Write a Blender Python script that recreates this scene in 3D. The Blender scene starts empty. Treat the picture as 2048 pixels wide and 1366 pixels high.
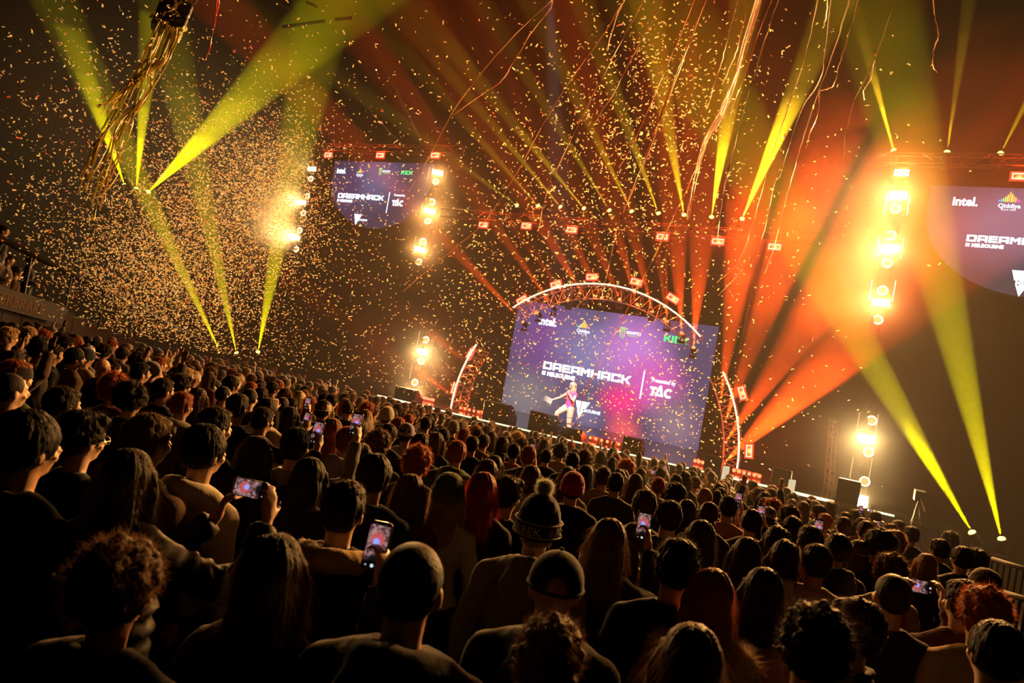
import bpy, bmesh, math, random
from mathutils import Vector, Matrix, noise

# ------------------------------------------------------------------ camera, haze, exposure
S = bpy.context.scene
COL = S.collection
FPX = 1365.0                                   # 24 mm lens on a 36 mm sensor, 2048 px wide
CAM = Vector((0.0, 0.0, 3.84))
PITCH = math.atan(25 / FPX)
ROLL = math.radians(10)
Rv = Vector((1, 0, 0)); Uv = Vector((0, -math.sin(PITCH), math.cos(PITCH))); Fv = Vector((0, math.cos(PITCH), math.sin(PITCH)))
CX = Rv * math.cos(ROLL) + Uv * math.sin(ROLL)
CY = -Rv * math.sin(ROLL) + Uv * math.cos(ROLL)
cam_data = bpy.data.cameras.new('camera')
cam_data.lens = 24.0; cam_data.sensor_width = 36.0; cam_data.clip_start = 0.05; cam_data.clip_end = 200
cam_data.dof.use_dof = True; cam_data.dof.focus_distance = 6.5; cam_data.dof.aperture_fstop = 3.2
cam = bpy.data.objects.new('camera', cam_data)
m3 = Matrix((CX, CY, -Fv)).transposed()
cam.matrix_world = Matrix.Translation(CAM) @ m3.to_4x4()
COL.objects.link(cam); S.camera = cam

S.view_settings.view_transform = 'Standard'; S.view_settings.look = 'None'
S.view_settings.exposure = 0.0; S.view_settings.gamma = 1.0; S.view_settings.use_curve_mapping = False
w = bpy.data.worlds.new('dark_hall'); S.world = w; w.use_nodes = True
w.node_tree.nodes['Background'].inputs[0].default_value = (0.010, 0.006, 0.003, 1)
w.node_tree.nodes['Background'].inputs[1].default_value = 0.15
cy = S.cycles
cy.max_bounces = 3; cy.diffuse_bounces = 1; cy.glossy_bounces = 2; cy.transmission_bounces = 2
cy.volume_bounces = 0; cy.transparent_max_bounces = 6; cy.sample_clamp_indirect = 1.0; cy.sample_clamp_direct = 0.0
cy.caustics_reflective = False; cy.caustics_refractive = False
cy.use_light_tree = True; cy.adaptive_threshold = 0.02; cy.volume_step_rate = 2.0

# ------------------------------------------------------------------ helpers
def ray(px, py):
    u, v = px - 1024, py - 683
    return (CX * u - CY * v + Fv * FPX).normalized()
DS = Vector((2620, -FPX, 0)).normalized()       # along the stage, audience left to right
NS = Vector((-DS.y, DS.x, 0))                   # into the stage
S0 = Vector((0, 22.9, 0))
STAGE_Z = 1.5
def SP(s, t, z): return S0 + DS * s + NS * t + Vector((0, 0, z))
def st(p):
    q = p - S0
    return q.dot(DS), q.dot(NS)
def at_t(px, py, t):
    r = ray(px, py)
    k = (t - (CAM - S0).dot(NS)) / r.dot(NS)
    return CAM + r * k
def at_y(px, py, dist):
    return CAM + ray(px, py) * (dist / ray(px, py).y)
def at_z(px, py, z):
    r = ray(px, py)
    return CAM + r * ((z - CAM.z) / r.z)
SROT = math.atan2(DS.y, DS.x)                   # z rotation of the stage frame
def floor_z(p):
    t = (p - S0).dot(NS)
    return 1.68 - 0.088 * (min(max(t, -24), -1.3) + 20.3)

def link(o, parent=None):
    COL.objects.link(o)
    if parent: o.parent = parent
    return o
def tag(o, label=None, cat=None, group=None, kind=None):
    if label: o['label'] = label
    if cat: o['category'] = cat
    if group: o['group'] = group
    if kind: o['kind'] = kind
    return o
def empty(name, loc, rz=0, label=None, cat=None, group=None):
    o = bpy.data.objects.new(name, None); o.location = loc; o.rotation_euler = (0, 0, rz); o.empty_display_size = .2
    link(o); return tag(o, label, cat, group)
def copy_tree(o, parent=None):
    c = o.copy(); link(c, parent)
    for ch in o.children: copy_tree(ch, c)
    return c

class MB:
    """collects shapes in a bmesh, becomes ONE mesh object"""
    def __init__(s): s.b = bmesh.new(); s.mi = 0
    def faces(s, vs, fs):
        v = [s.b.verts.new(p) for p in vs]
        for f in fs:
            try:
                ff = s.b.faces.new([v[i] for i in f]); ff.material_index = s.mi
            except ValueError: pass
        return s
    def box(s, c, d, M=None):
        c = Vector(c); hx, hy, hz = d[0] / 2, d[1] / 2, d[2] / 2
        vs = [Vector((x, y, z)) for x in (-hx, hx) for y in (-hy, hy) for z in (-hz, hz)]
        vs = [c + (M @ p if M else p) for p in vs]
        return s.faces(vs, [(0, 1, 3, 2), (4, 6, 7, 5), (0, 4, 5, 1), (2, 3, 7, 6), (0, 2, 6, 4), (1, 5, 7, 3)])
    def tube(s, pts, rad, n=8, caps=True, closed=False):
        pts = [Vector(p) for p in pts]
        rad = rad if isinstance(rad, (list, tuple)) else [rad] * len(pts)
        rings = []; up = None
        N = len(pts)
        for i, p in enumerate(pts):
            if closed: d = pts[(i + 1) % N] - pts[i - 1]
            else: d = pts[min(i + 1, N - 1)] - pts[max(i - 1, 0)]
            d = d.normalized() if d.length > 1e-9 else Vector((0, 0, 1))
            if up is None:
                up = Vector((0, 0, 1)) if abs(d.z) < .9 else Vector((1, 0, 0))
            x = up.cross(d); x = x.normalized() if x.length > 1e-6 else Vector((1, 0, 0)).cross(d).normalized()
            y = d.cross(x); up = y
            rings.append([s.b.verts.new(p + (x * math.cos(2 * math.pi * k / n) + y * math.sin(2 * math.pi * k / n)) * rad[i]) for k in range(n)])
        for i in range(N if closed else N - 1):
            A, B = rings[i], rings[(i + 1) % N]
            for k in range(n):
                f = s.b.faces.new((A[k], A[(k + 1) % n], B[(k + 1) % n], B[k])); f.material_index = s.mi
        if caps and not closed and n > 2:
            f = s.b.faces.new(list(reversed(rings[0]))); f.material_index = s.mi
            f = s.b.faces.new(rings[-1]); f.material_index = s.mi
        return s
    def disc(s, c, nrm, r, n=20, r0=0):
        c = Vector(c); nrm = Vector(nrm).normalized()
        x = nrm.orthogonal().normalized(); y = nrm.cross(x)
        o = [c + (x * math.cos(2 * math.pi * k / n) + y * math.sin(2 * math.pi * k / n)) * r for k in range(n)]
        if r0 <= 0: return s.faces(o, [tuple(range(n))])
        i = [c + (x * math.cos(2 * math.pi * k / n) + y * math.sin(2 * math.pi * k / n)) * r0 for k in range(n)]
        return s.faces(o + i, [(k, (k + 1) % n, n + (k + 1) % n, n + k) for k in range(n)])
    def ell(s, c, r, M=None, nu=16, nv=10):
        c = Vector(c); vs = []; fs = []
        for j in range(nv + 1):
            ph = math.pi * j / nv
            for i in range(nu):
                th = 2 * math.pi * i / nu
                p = Vector((r[0] * math.sin(ph) * math.cos(th), r[1] * math.sin(ph) * math.sin(th), r[2] * math.cos(ph)))
                vs.append(c + (M @ p if M else p))
        for j in range(nv):
            for i in range(nu):
                fs.append((j * nu + i, (j + 1) * nu + i, (j + 1) * nu + (i + 1) % nu, j * nu + (i + 1) % nu))
        s.faces(vs, fs); bmesh.ops.remove_doubles(s.b, verts=s.b.verts[-len(vs):] if False else s.b.verts, dist=1e-6)
        return s
    def mesh(s, name, mats, smooth=False):
        me = bpy.data.meshes.new(name); s.b.normal_update(); s.b.to_mesh(me); s.b.free()
        for m in (mats if isinstance(mats, (list, tuple)) else [mats]): me.materials.append(m)
        if smooth:
            for p in me.polygons: p.use_smooth = True
        return me
    def build(s, name, mats, parent=None, smooth=False):
        o = bpy.data.objects.new(name, s.mesh(name, mats, smooth))
        return link(o, parent)

def material(name):
    m = bpy.data.materials.new(name); m.use_nodes = True
    nt = m.node_tree
    return m, nt, nt.nodes['Principled BSDF'], nt.nodes['Material Output']
def pbr(name, col, rough=.6, metal=0, spec=.5, bump=0, bscale=40, var=0.0):
    m, nt, p, out = material(name)
    p.inputs['Base Color'].default_value = (*col, 1); p.inputs['Roughness'].default_value = rough
    p.inputs['Metallic'].default_value = metal; p.inputs['Specular IOR Level'].default_value = spec
    tc = nt.nodes.new('ShaderNodeTexCoord'); nz = nt.nodes.new('ShaderNodeTexNoise'); nz.inputs['Scale'].default_value = bscale
    nt.links.new(tc.outputs['Object'], nz.inputs['Vector'])
    if var:
        mx = nt.nodes.new('ShaderNodeMixRGB'); mx.blend_type = 'MULTIPLY'; mx.inputs[0].default_value = var
        mx.inputs[1].default_value = (*col, 1); nt.links.new(nz.outputs['Fac'], mx.inputs[2]); nt.links.new(mx.outputs[0], p.inputs['Base Color'])
    if bump:
        b = nt.nodes.new('ShaderNodeBump'); b.inputs['Strength'].default_value = bump; b.inputs['Distance'].default_value = .01
        nt.links.new(nz.outputs['Fac'], b.inputs['Height']); nt.links.new(b.outputs[0], p.inputs['Normal'])
    return m
def emit(name, col, strength, sample=False):
    m, nt, p, out = material(name)
    nt.nodes.remove(p)
    e = nt.nodes.new('ShaderNodeEmission'); e.inputs[0].default_value = (*col, 1); e.inputs[1].default_value = strength
    nt.links.new(e.outputs[0], out.inputs['Surface'])
    m.cycles.emission_sampling = 'AUTO' if sample else 'NONE'
    return m

M_black = pbr('black_housing', (.012, .012, .013), .5, bump=.1)
M_drape = pbr('black_drape', (.012, .010, .010), .9, bump=.4, bscale=6, var=.5)
M_alu = pbr('aluminium_truss', (.45, .44, .42), .35, metal=.9, bump=.05)
M_deck = pbr('stage_deck', (.022, .021, .024), .16, spec=.6, bump=.05, bscale=80, var=.5)
M_floor = pbr('hall_floor', (.016, .014, .012), .7, bump=.2, bscale=15, var=.6)
M_wall = pbr('hall_wall', (.02, .017, .015), .85, bump=.2, bscale=8, var=.5)
M_grille = pbr('speaker_grille', (.03, .03, .032), .55, metal=.3, bump=.5, bscale=120)

# ------------------------------------------------------------------ haze
HAZE = 0.0025
def volume_mat(name, dens, col=(1, 1, 1), g=0.0):
    m, nt, p, out = material(name); nt.nodes.remove(p)
    v = nt.nodes.new('ShaderNodeVolumeScatter'); v.inputs['Color'].default_value = (*col, 1)
    v.inputs['Density'].default_value = dens; v.inputs['Anisotropy'].default_value = g
    nt.links.new(v.outputs[0], out.inputs['Volume'])
    return m
for z0, z1, dn, lb in ((-.1, 11.6, HAZE, 'thin smoke haze hanging over crowd and stage'), (11.61, 13.2, HAZE * .6, 'slightly thinner haze layer above the light trusses'), (13.21, 15, HAZE * .38, 'thin haze layer high over the trusses'),
        (15.01, 17.5, HAZE * .22, 'faint haze layer higher up under the ceiling'), (17.51, 21, HAZE * .12, 'fainter haze layer below the dark ceiling'), (21.01, 25.9, HAZE * .06, 'faintest haze layer right under the dark ceiling')):
    b = MB(); b.box((0, 0, 0), (64.5, 20.4, z1 - z0)); o = b.build('haze', volume_mat('stage_haze', dn)); o.location = SP(-14.6, -.95, (z0 + z1) / 2); o.rotation_euler.z = SROT
    tag(o, lb, 'haze', kind='stuff')

def spot(pos, target, angle, power, col, blend=.25, size=.03, parent=None, name='beam_light'):
    l = bpy.data.lights.new(name, 'SPOT'); l.energy = power; l.color = col
    l.spot_size = math.radians(angle); l.spot_blend = blend; l.shadow_soft_size = size
    o = bpy.data.objects.new(name, l)
    d = (Vector(target) - Vector(pos)).normalized()
    o.matrix_world = Matrix.Translation(pos) @ d.to_track_quat('-Z', 'Y').to_matrix().to_4x4()
    link(o); return o
def area(pos, target, sx, sy, power, col, spread=105, name='blinder_light'):
    l = bpy.data.lights.new(name, 'AREA'); l.shape = 'RECTANGLE'; l.size = sx; l.size_y = sy; l.energy = power; l.color = col
    l.spread = math.radians(spread)
    o = bpy.data.objects.new(name, l); d = (Vector(target) - Vector(pos)).normalized()
    o.matrix_world = Matrix.Translation(pos) @ d.to_track_quat('-Z', 'Y').to_matrix().to_4x4()
    link(o); return o

WARM = (1.0, .45, .11); YEL = (1.0, .80, .0); GOLD = (1.0, .55, .01); RED = (1.0, .075, .006)
# ------------------------------------------------------------------ moving heads
M_lensY = emit('yellow_lens', (1, .86, .08), 9); M_lensR = emit('red_lens', (1, .2, .05), 3.2); M_lensW = emit('warm_lens', (1, .8, .45), 14)
M_lensDim = emit('dim_yellow_lens', (1, .8, .3), 3)
def head_mesh_build(pos, target, lens, size=1.0, label='', group=None, hang=True, name='moving_head'):
    """moving head: yoke, body, lens, base; lies along the beam direction"""
    pos = Vector(pos); d = (Vector(target) - pos).normalized()
    root = empty(name, pos, 0, label, 'stage light', group)
    q = d.to_track_quat('Z', 'Y').to_matrix()
    k = size
    b = MB(); z = lambda a: q @ Vector((0, 0, a * k))
    b.tube([z(-.34), z(-.30), z(-.12), z(-.02), z(.0)], [.07 * k, .10 * k, .11 * k, .09 * k, .088 * k], 14)
    b.build('lamp_body', M_black, root, True)
    b = MB(); b.ell((0, 0, 0), (.080 * k, .080 * k, .055 * k), q, 16, 8); b.build('lens', lens, root, True)
    sgn = -1 if d.z > -.2 else 1
    side = d.cross(Vector((0, 0, 1))); side = side.normalized() if side.length > .05 else DS.copy()
    c0 = z(-.16); top = c0 + Vector((0, 0, sgn * .24 * k))
    b = MB()
    for sg in (-1, 1):
        b.tube([c0 + side * sg * .13 * k, top + side * sg * .13 * k], .018 * k, 6)
    b.tube([top + side * .15 * k, top - side * .15 * k], .03 * k, 6)
    b.build('yoke', M_black, root)
    b = MB(); b.box(top + Vector((0, 0, sgn * .06 * k)), (.26 * k, .2 * k, .09 * k), Matrix.Rotation(SROT, 3, 'Z')); b.build('base', M_black, root)
    return root
ORD = ['first', 'second', 'third', 'fourth', 'fifth', 'sixth', 'seventh', 'eighth', 'ninth', 'tenth', 'eleventh', 'twelfth', 'thirteenth', 'fourteenth']
# ------------------------------------------------------------------ setting
def grid(name, xs, ys, zf, mat, kind='structure'):
    vs = [Vector((x, y, zf(x, y))) for y in ys for x in xs]; n = len(xs)
    fs = [(j * n + i, j * n + i + 1, (j + 1) * n + i + 1, (j + 1) * n + i) for j in range(len(ys) - 1) for i in range(n - 1)]
    o = MB().faces(vs, fs).build(name, mat); return tag(o, kind=kind)
# floor of the hall, raked towards the stage (in stage coordinates: s along, t depth)
vs = []; fs = []
ss = [-30, -12, 0, 12, 30]; ts = [-26, -24, -20, -15, -10, -5, -1.3, 0, 14]
for t in ts:
    for s_ in ss:
        p = SP(s_, t, 0); p.z = floor_z(p); vs.append(p)
for j in range(len(ts) - 1):
    for i in range(4): fs.append((j * 5 + i, j * 5 + i + 1, (j + 1) * 5 + i + 1, (j + 1) * 5 + i))
tag(MB().faces(vs, fs).build('floor', M_floor), kind='structure')
def wall(name, p0, p1, z0, z1, mat, th=.3):
    p0 = Vector(p0); p1 = Vector(p1); d = (p1 - p0); c = (p0 + p1) / 2
    b = MB(); b.box((0, 0, 0), (d.length, th, z1 - z0))
    o = b.build(name, mat); o.location = (c.x, c.y, (z0 + z1) / 2); o.rotation_euler.z = math.atan2(d.y, d.x)
    return tag(o, kind='structure')
# drape and walls
wall('wall_back', SP(-48, 9.5, 0), SP(22, 9.5, 0), -.2, 26, M_drape)
wall('wall_left', SP(-48, 9.5, 0), SP(-48, -26, 0), -.2, 26, M_wall)
wall('wall_right', SP(19, 9.5, 0), SP(19, -26, 0), -.2, 26, M_wall)
c = SP(-14.5, -8, 26.2); b = MB(); b.box((0, 0, 0), (68, 37, .3)); o = b.build('ceiling', M_wall); o.location = c; o.rotation_euler.z = SROT; tag(o, kind='structure')

# ------------------------------------------------------------------ stage
def sbox(mb, s, t, z, ds, dt, dz):               # box in stage coordinates
    mb.box(SP(s, t, z), (ds, dt, dz), Matrix.Rotation(SROT, 3, 'Z')); return mb
SL, SR = -5.6, 13.2
root = empty('stage', SP(3.9, 4, 0), 0, 'wide black stage with a shiny deck across the far end of the hall', 'stage')
rel = lambda mb: mb
def adopt(o, root):                              # keep world place while parenting
    o.parent = root; o.matrix_parent_inverse = root.matrix_world.inverted() if False else Matrix.Translation(-root.location) if root.rotation_euler.z == 0 else (Matrix.Translation(root.location) @ Matrix.Rotation(root.rotation_euler.z, 4, 'Z')).inverted()
    return o
b = MB(); sbox(b, (SL + SR) / 2, 4.55, STAGE_Z - .06, SR - SL, 9.1, .12); adopt(b.build('deck', M_deck), root)
M_purple = pbr('purple_skirt', (.05, .02, .16), .7, bump=.3, bscale=9)  # purple glow on the stage front, put into the cloth colour
b = MB()
n = 60
for i in range(n):
    s0 = SL + (SR - SL) * i / n; s1 = SL + (SR - SL) * (i + 1) / n; w_ = .05 * (i % 2); w2 = .05 * ((i + 1) % 2)
    b.faces([SP(s0, .05 + w_, 0), SP(s1, .05 + w2, 0), SP(s1, .05 + w2, STAGE_Z - .12), SP(s0, .05 + w_, STAGE_Z - .12)], [(0, 1, 2, 3)])
adopt(b.build('skirt', M_purple), root)
# glowing strip along the front edge, in the pieces the photo shows
M_strip = emit('edge_strip_light', (.95, 1, .45), 2.2); M_strip2 = emit('edge_strip_cream', (1, .85, .5), 1.8)
for (x0, y0, x1, y1, mt, h) in ((852, 811, 1180, 890, M_strip, .035), (1186, 891, 1408, 945, M_strip, .035), (755, 793, 866, 820, M_strip2, .07), (1452, 953, 1536, 975, M_strip2, .05),
                            (1586, 984, 1668, 1003, M_strip2, .07), (1735, 1020, 1788, 1034, M_strip, .04)):
    a0 = at_t(x0, y0, -.03); a1 = at_t(x1, y1, -.03); s0 = st(a0)[0]; s1 = st(a1)[0]
    b = MB(); sbox(b, (s0 + s1) / 2, -.03, STAGE_Z - .03, s1 - s0, .05, h); adopt(b.build('edge_light_strip', mt), root)

# truss builder: box truss between two points
def truss_mb(p0, p1, w=.3, r=.022, step=.42, up=Vector((0, 0, 1))):
    b = MB(); p0 = Vector(p0); p1 = Vector(p1); d = (p1 - p0); L = d.length; d = d.normalized()
    if abs(d.dot(up)) > .9: up = DS
    x = d.cross(up).normalized(); y = x.cross(d)
    cs = [(x * i + y * j) * w / 2 for i, j in ((-1, -1), (1, -1), (1, 1), (-1, 1))]
    for c in cs: b.tube([p0 + c, p1 + c], r, 6)
    n = max(1, round(L / step))
    for k in range(n):
        a = p0 + d * (L * k / n); e = p0 + d * (L * (k + 1) / n)
        for q in range(4):
            c0, c1 = cs[q], cs[(q + 1) % 4]
            if k % 2: c0, c1 = c1, c0
            b.tube([a + c0, e + c1], r * .5, 4)
    return b
def truss(p0, p1, label, w=.3, step=.42):
    o = truss_mb(p0, p1, w, step=step).build('lighting_truss', M_dark_truss); return tag(o, label, 'truss')
M_dark_truss = pbr('dark_truss', (.05, .045, .04), .45, metal=.6, bump=.05)

# ------------------------------------------------------------------ arch over the stage
AC_S, AC_R, AT = 2.24, 5.27, 2.13
def arch_p(deg, r, t): 
    a = math.radians(deg); return SP(AC_S + r * math.cos(a), t, STAGE_Z + r * math.sin(a))
M_tube = emit('arch_tube', (1, .66, .38), 3.0)
def arch(d0, d1, label):
    root = empty('light_arch', arch_p((d0 + d1) / 2, AC_R, AT), 0, label, 'light arch')
    n = max(6, int(abs(d1 - d0) / 4))
    ang = [d0 + (d1 - d0) * i / n for i in range(n + 1)]
    b = MB(); b.tube([arch_p(a, AC_R, AT - .32) for a in ang], .024, 8); adopt(b.build('light_tube', M_tube, smooth=True), root)
    b = MB()
    for rr, tt in ((AC_R - .02, AT - .26), (AC_R - .02, AT + .2), (AC_R - .5, AT - .03)):
        b.tube([arch_p(a, rr, tt) for a in ang], .026, 6)
    m = 2 * n
    for i in range(m):
        a0 = d0 + (d1 - d0) * i / m; a1 = d0 + (d1 - d0) * (i + 1) / m
        q = [(AC_R - .02, AT - .26), (AC_R - .02, AT + .2), (AC_R - .5, AT - .03)]
        for k in range(3):
            u, v = q[k], q[(k + 1) % 3]
            if i % 2: u, v = v, u
            b.tube([arch_p(a0, *u), arch_p(a1, *v)], .012, 4)
    adopt(b.build('truss', M_alu), root)
    return root
arch(180, 152, 'curved silver truss leg with a glowing front tube standing left of the main screen')
arch(130, 48.5, 'large curved truss with a glowing white tube spanning above the main screen')
arch(34, 0, 'curved truss leg with a glowing tube standing right of the main screen among orange beams')

# ------------------------------------------------------------------ red rectangular LED frames
M_frameR = emit('red_frame_outer', (1, .05, .01), 1.6); M_frameC = emit('frame_core', (1, .45, .3), 2.0); M_frameW = emit('frame_core_white', (1, .85, .6), 6)
def led_frame(pos, rot, label, w=.36, h=.19, white=False, group=None):
    """housing, red glowing lens, bright rectangular tube; faces the audience"""
    root = empty('led_frame_light', pos, SROT, label, 'stage light', group)
    R = Matrix.Rotation(rot, 3, 'Y')
    b = MB(); b.box((0, .05, 0), (w + .08, .08, h + .08), R); b.build('housing', M_black, root)
    def ring(W, H, th, y, dy, name, m):
        b = MB()
        b.box(R @ Vector((0, y, H / 2 - th / 2)), (W, dy, th), R); b.box(R @ Vector((0, y, -H / 2 + th / 2)), (W, dy, th), R)
        b.box(R @ Vector((W / 2 - th / 2, y, 0)), (th, dy, H - 2 * th), R); b.box(R @ Vector((-W / 2 + th / 2, y, 0)), (th, dy, H - 2 * th), R)
        b.build(name, m, root)
    if not white: ring(w + .07, h + .07, .048, 0, .02, 'red_lens', M_frameR)
    ring(w - .02, h - .02, .038, -.025, .02, 'light_tube', M_frameW if white else M_frameC)
    l = bpy.data.lights.new('frame_light', 'POINT'); l.shadow_soft_size = .01; l.energy = 160; l.color = WARM if white else (1, .05, .01)
    lo = bpy.data.objects.new('frame_light', l); lo.location = (0, -.12, 0); link(lo, root)
    return root
# along the arch
for i, (px, py, w_) in enumerate([(909, 777, 0), (941, 708, 0), (1044, 600, 1), (1112, 569, 1), (1184, 554, 1), (1273, 564, 1), (1346, 597, 1), (1484, 786, 2), (1498, 902, 2)]):
    p = at_t(px, py, AT - .1); s_, t_ = st(p)
    ang = math.atan2(p.z - STAGE_Z, s_ - AC_S)
    rot = -(ang - math.pi / 2)
    led_frame(p, rot, f"red rectangular frame light, {ORD[i]} along the arch counted from its left foot", w=.40, h=.2)
# over the centre: long truss with seven frames
tA = at_t(880, 446, AT); tB = at_t(1640, 497, AT); zc = at_t(1145, 460, AT).z + .28
truss(SP(st(tA)[0], AT, zc), SP(st(tB)[0], AT, zc), 'long straight truss carrying red frame lights above the arch')
for i, (px, py) in enumerate([(967, 450), (1053, 452), (1144, 460), (1325, 474), (1436, 483), (1549, 494)]):
    led_frame(at_t(px, py, AT - .1), 0, f"red rectangular frame light, {ORD[i]} from the left under the truss above the arch", .38, .2)
# over the side screens
zs = at_t(761, 311, AT).z + .28
truss(SP(st(at_t(600, 311, AT))[0], AT, zs), SP(st(at_t(930, 311, AT))[0], AT, zs), 'short truss above the left side screen')
truss(SP(st(at_t(1740, 330, AT))[0], AT, zs), SP(st(at_t(2048, 353, AT))[0] + 3, AT, zs), 'short truss above the right side screen')
for px, py, l in [(657, 310, 'red glowing frame light above the left corner of the left side screen'), (761, 311, 'red glowing frame light above the middle of the left side screen'),
                  (871, 311, 'red glowing frame light above the right corner of the left side screen'), (2040, 353, 'red glowing frame light above the right side screen, at the edge of the photo')]:
    led_frame(at_t(px, py, AT - .1), 0, l, .4, .2)
led_frame(at_t(1803, 346, AT - .1), 0, 'white glowing frame light on top of the bright light column beside the right screen', .4, .2, True)

# ------------------------------------------------------------------ beams
def beams(rows, t, lens, col, power, group, label, size=1.0, hang=True, tilt=-1.6):
    for i, (x0, y0, x1, y1, ang, pw) in enumerate(rows):
        p = at_t(x0, y0, t); q = at_t(x1, y1, t + tilt)
        r = head_mesh_build(p, q, lens, size, label.format(ORD[i]), None, hang)
        d = (q - p).normalized()
        l = spot(p + d * .065 * size, q, ang, power * pw, col, .35, .02)
        adopt(l, r)
TY = 4.0
zt = at_t(1219, 421, TY).z - .72
truss(SP(st(at_t(1010, 411, TY))[0] - .6, TY, zt), SP(st(at_t(1484, 438, TY))[0] + .6, TY, zt), 'straight truss carrying the row of yellow beam lights over the stage')
beams([(1034, 411, 880, 300, 5, .35), (1076, 412, 935, 250, 5, .5), (1121, 414, 960, 220, 5, .9), (1168, 417, 1030, 250, 5, 1), (1219, 421, 1090, 210, 5, .7), (1263, 423, 1160, 210, 5.5, .9),
       (1317, 427, 1235, 200, 6, 1.1), (1368, 430, 1325, 190, 7.5, 1.8), (1423, 434, 1462, 190, 7.5, 1.8), (1484, 438, 1590, 190, 8, 1.9)], TY, M_lensY, GOLD, 430000, None,
      'beam light with thin golden beam, {} from left on the truss over the stage', tilt=-4)
beams([(1787, 301, 1722, 60, 6, 1), (1894, 304, 1935, 20, 6, 1), (2001, 307, 2060, 190, 6, .9)], AT + 1, M_lensY, GOLD, 420000, None, 'beam light throwing a yellow beam upward above the right screen, {} from the left')
beams([(743, 280, 620, 190, 5, .3), (795, 282, 640, 110, 5, .6), (841, 280, 735, 60, 5, .9), (872, 245, 760, 60, 5, .5)], AT + 2, M_lensDim, (1, .5, .1), 110000, None, 'faint warm beam light above the left side screen, {} from the left', .7)
# left cluster, hanging, and the trio beyond the crowd
beams([(249, 370, 130, 30, 9.5, 1.3), (273, 377, 302, 60, 9, 1.5), (297, 384, 560, 130, 11, 1.8)], AT, M_lensY, YEL, 1150000, None, 'beam light throwing a thick yellow beam over the confetti cloud, {} from the left', 1.3)
zl = at_t(273, 378, AT).z - .9
truss(SP(st(at_t(200, 372, AT))[0], AT, zl), SP(st(at_t(350, 388, AT))[0], AT, zl), 'short hanging truss in the confetti cloud holding three thick yellow beam lights')
beams([(441, 705, 335, 480, 7, 1.3), (473, 706, 425, 480, 8, .8), (516, 704, 560, 470, 9, .9)], AT - 2.5, M_lensY, YEL, 640000, None, 'floor beam light throwing a yellow beam up behind the crowd, {} from the left', 1.0, False)
beams([(1944, 1065, 1700, 650, 9.5, 1.0), (2003, 1078, 1890, 600, 9, 1.3)], AT - 1.5, M_lensY, YEL, 520000, None, 'floor light with a thick yellow beam at the far right stage end, {} one', 1.1, False)
# red heads under the arch
RH = [(1046, 644, 890, 480, 6, 2.4), (1075, 625, 930, 430, 6, 1.5), (1105, 612, 975, 430, 6, 2.0), (1136, 601, 1040, 460, 6, 1.3), (1170, 597, 1095, 470, 6, 1.7), (1203, 596, 1140, 470, 6, 1.4),
      (1239, 599, 1190, 480, 6, 1.7), (1274, 609, 1235, 470, 6.5, 2.0), (1304, 623, 1270, 470, 7, 2.2), (1335, 643, 1312, 450, 9, 1.8), (1363, 666, 1350, 440, 10, 2.2), (1387, 695, 1405, 430, 11, 2.8)]
beams(RH, AT + .5, M_lensR, RED, 240000, None, 'moving head throwing a red beam upward, {} from the left beneath the arch', .8, tilt=-4)
beams([(1441, 804, 1475, 560, 13, 2.0), (1450, 844, 1545, 560, 15, 2.2), (1451, 885, 1640, 600, 16, 2.4), (1448, 926, 1680, 700, 19, 2.6)], AT + .5, M_lensR, RED, 210000, None,
      'moving head with wide orange beam at the right arch foot, {} from the top', .8)
beams([(976, 717, 900, 640, 8, .5), (960, 746, 880, 680, 8, .5), (945, 778, 860, 720, 8, .5), (935, 812, 860, 760, 8, .5)], AT + .5, M_lensR, RED, 160000, None, 'moving head glowing red at the left arch foot, {} from the top', .75)

# ------------------------------------------------------------------ blinder columns
M_blind = emit('blinder_lamp', (1, .80, .42), 22); M_ring = emit('ring_lamp', (1, .80, .42), 4.5); M_dots = emit('side_dots', (1, .35, .15), 3.0); M_dotsW = emit('side_dots_white', (1, .8, .6), 4)
M_core = emit('ring_core', (.9, .6, .2), .7)
def strobe(p, aim, label, k=1.0, power=900, col=WARM, tilt=0):
    root = empty('strobe_light', p, 0, label, 'stage light')
    d = (aim - p).normalized(); q = d.to_track_quat('Z', 'Y').to_matrix(); 
    zq = Vector((0, 0, 1)); xq = zq.cross(d).normalized(); yq = d.cross(xq); q = Matrix((xq, yq, d)).transposed()
    b = MB(); b.box(q @ Vector((0, 0, -.06)), (.5 * k, .24 * k, .11), q); b.build('housing', M_black, root)
    b = MB()
    for i in range(4):
        for j in range(2): b.box(q @ Vector(((i - 1.5) * .115 * k, (j - .5) * .10 * k, .004)), (.10 * k, .085 * k, .01), q)
    b.build('lamp_cells', M_blind, root)
    b = MB()
    for sg in (-1, 1): b.tube([q @ Vector((sg * .27 * k, 0, -.06)), q @ Vector((sg * .27 * k, -.17 * k, -.12))], .015, 6)
    b.tube([q @ Vector((-.27 * k, -.17 * k, -.12)), q @ Vector((.27 * k, -.17 * k, -.12))], .015, 6); b.build('bracket', M_black, root)
    adopt(area(p + d * .04, p + d, .45 * k, .2 * k, power, col), root)
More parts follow.
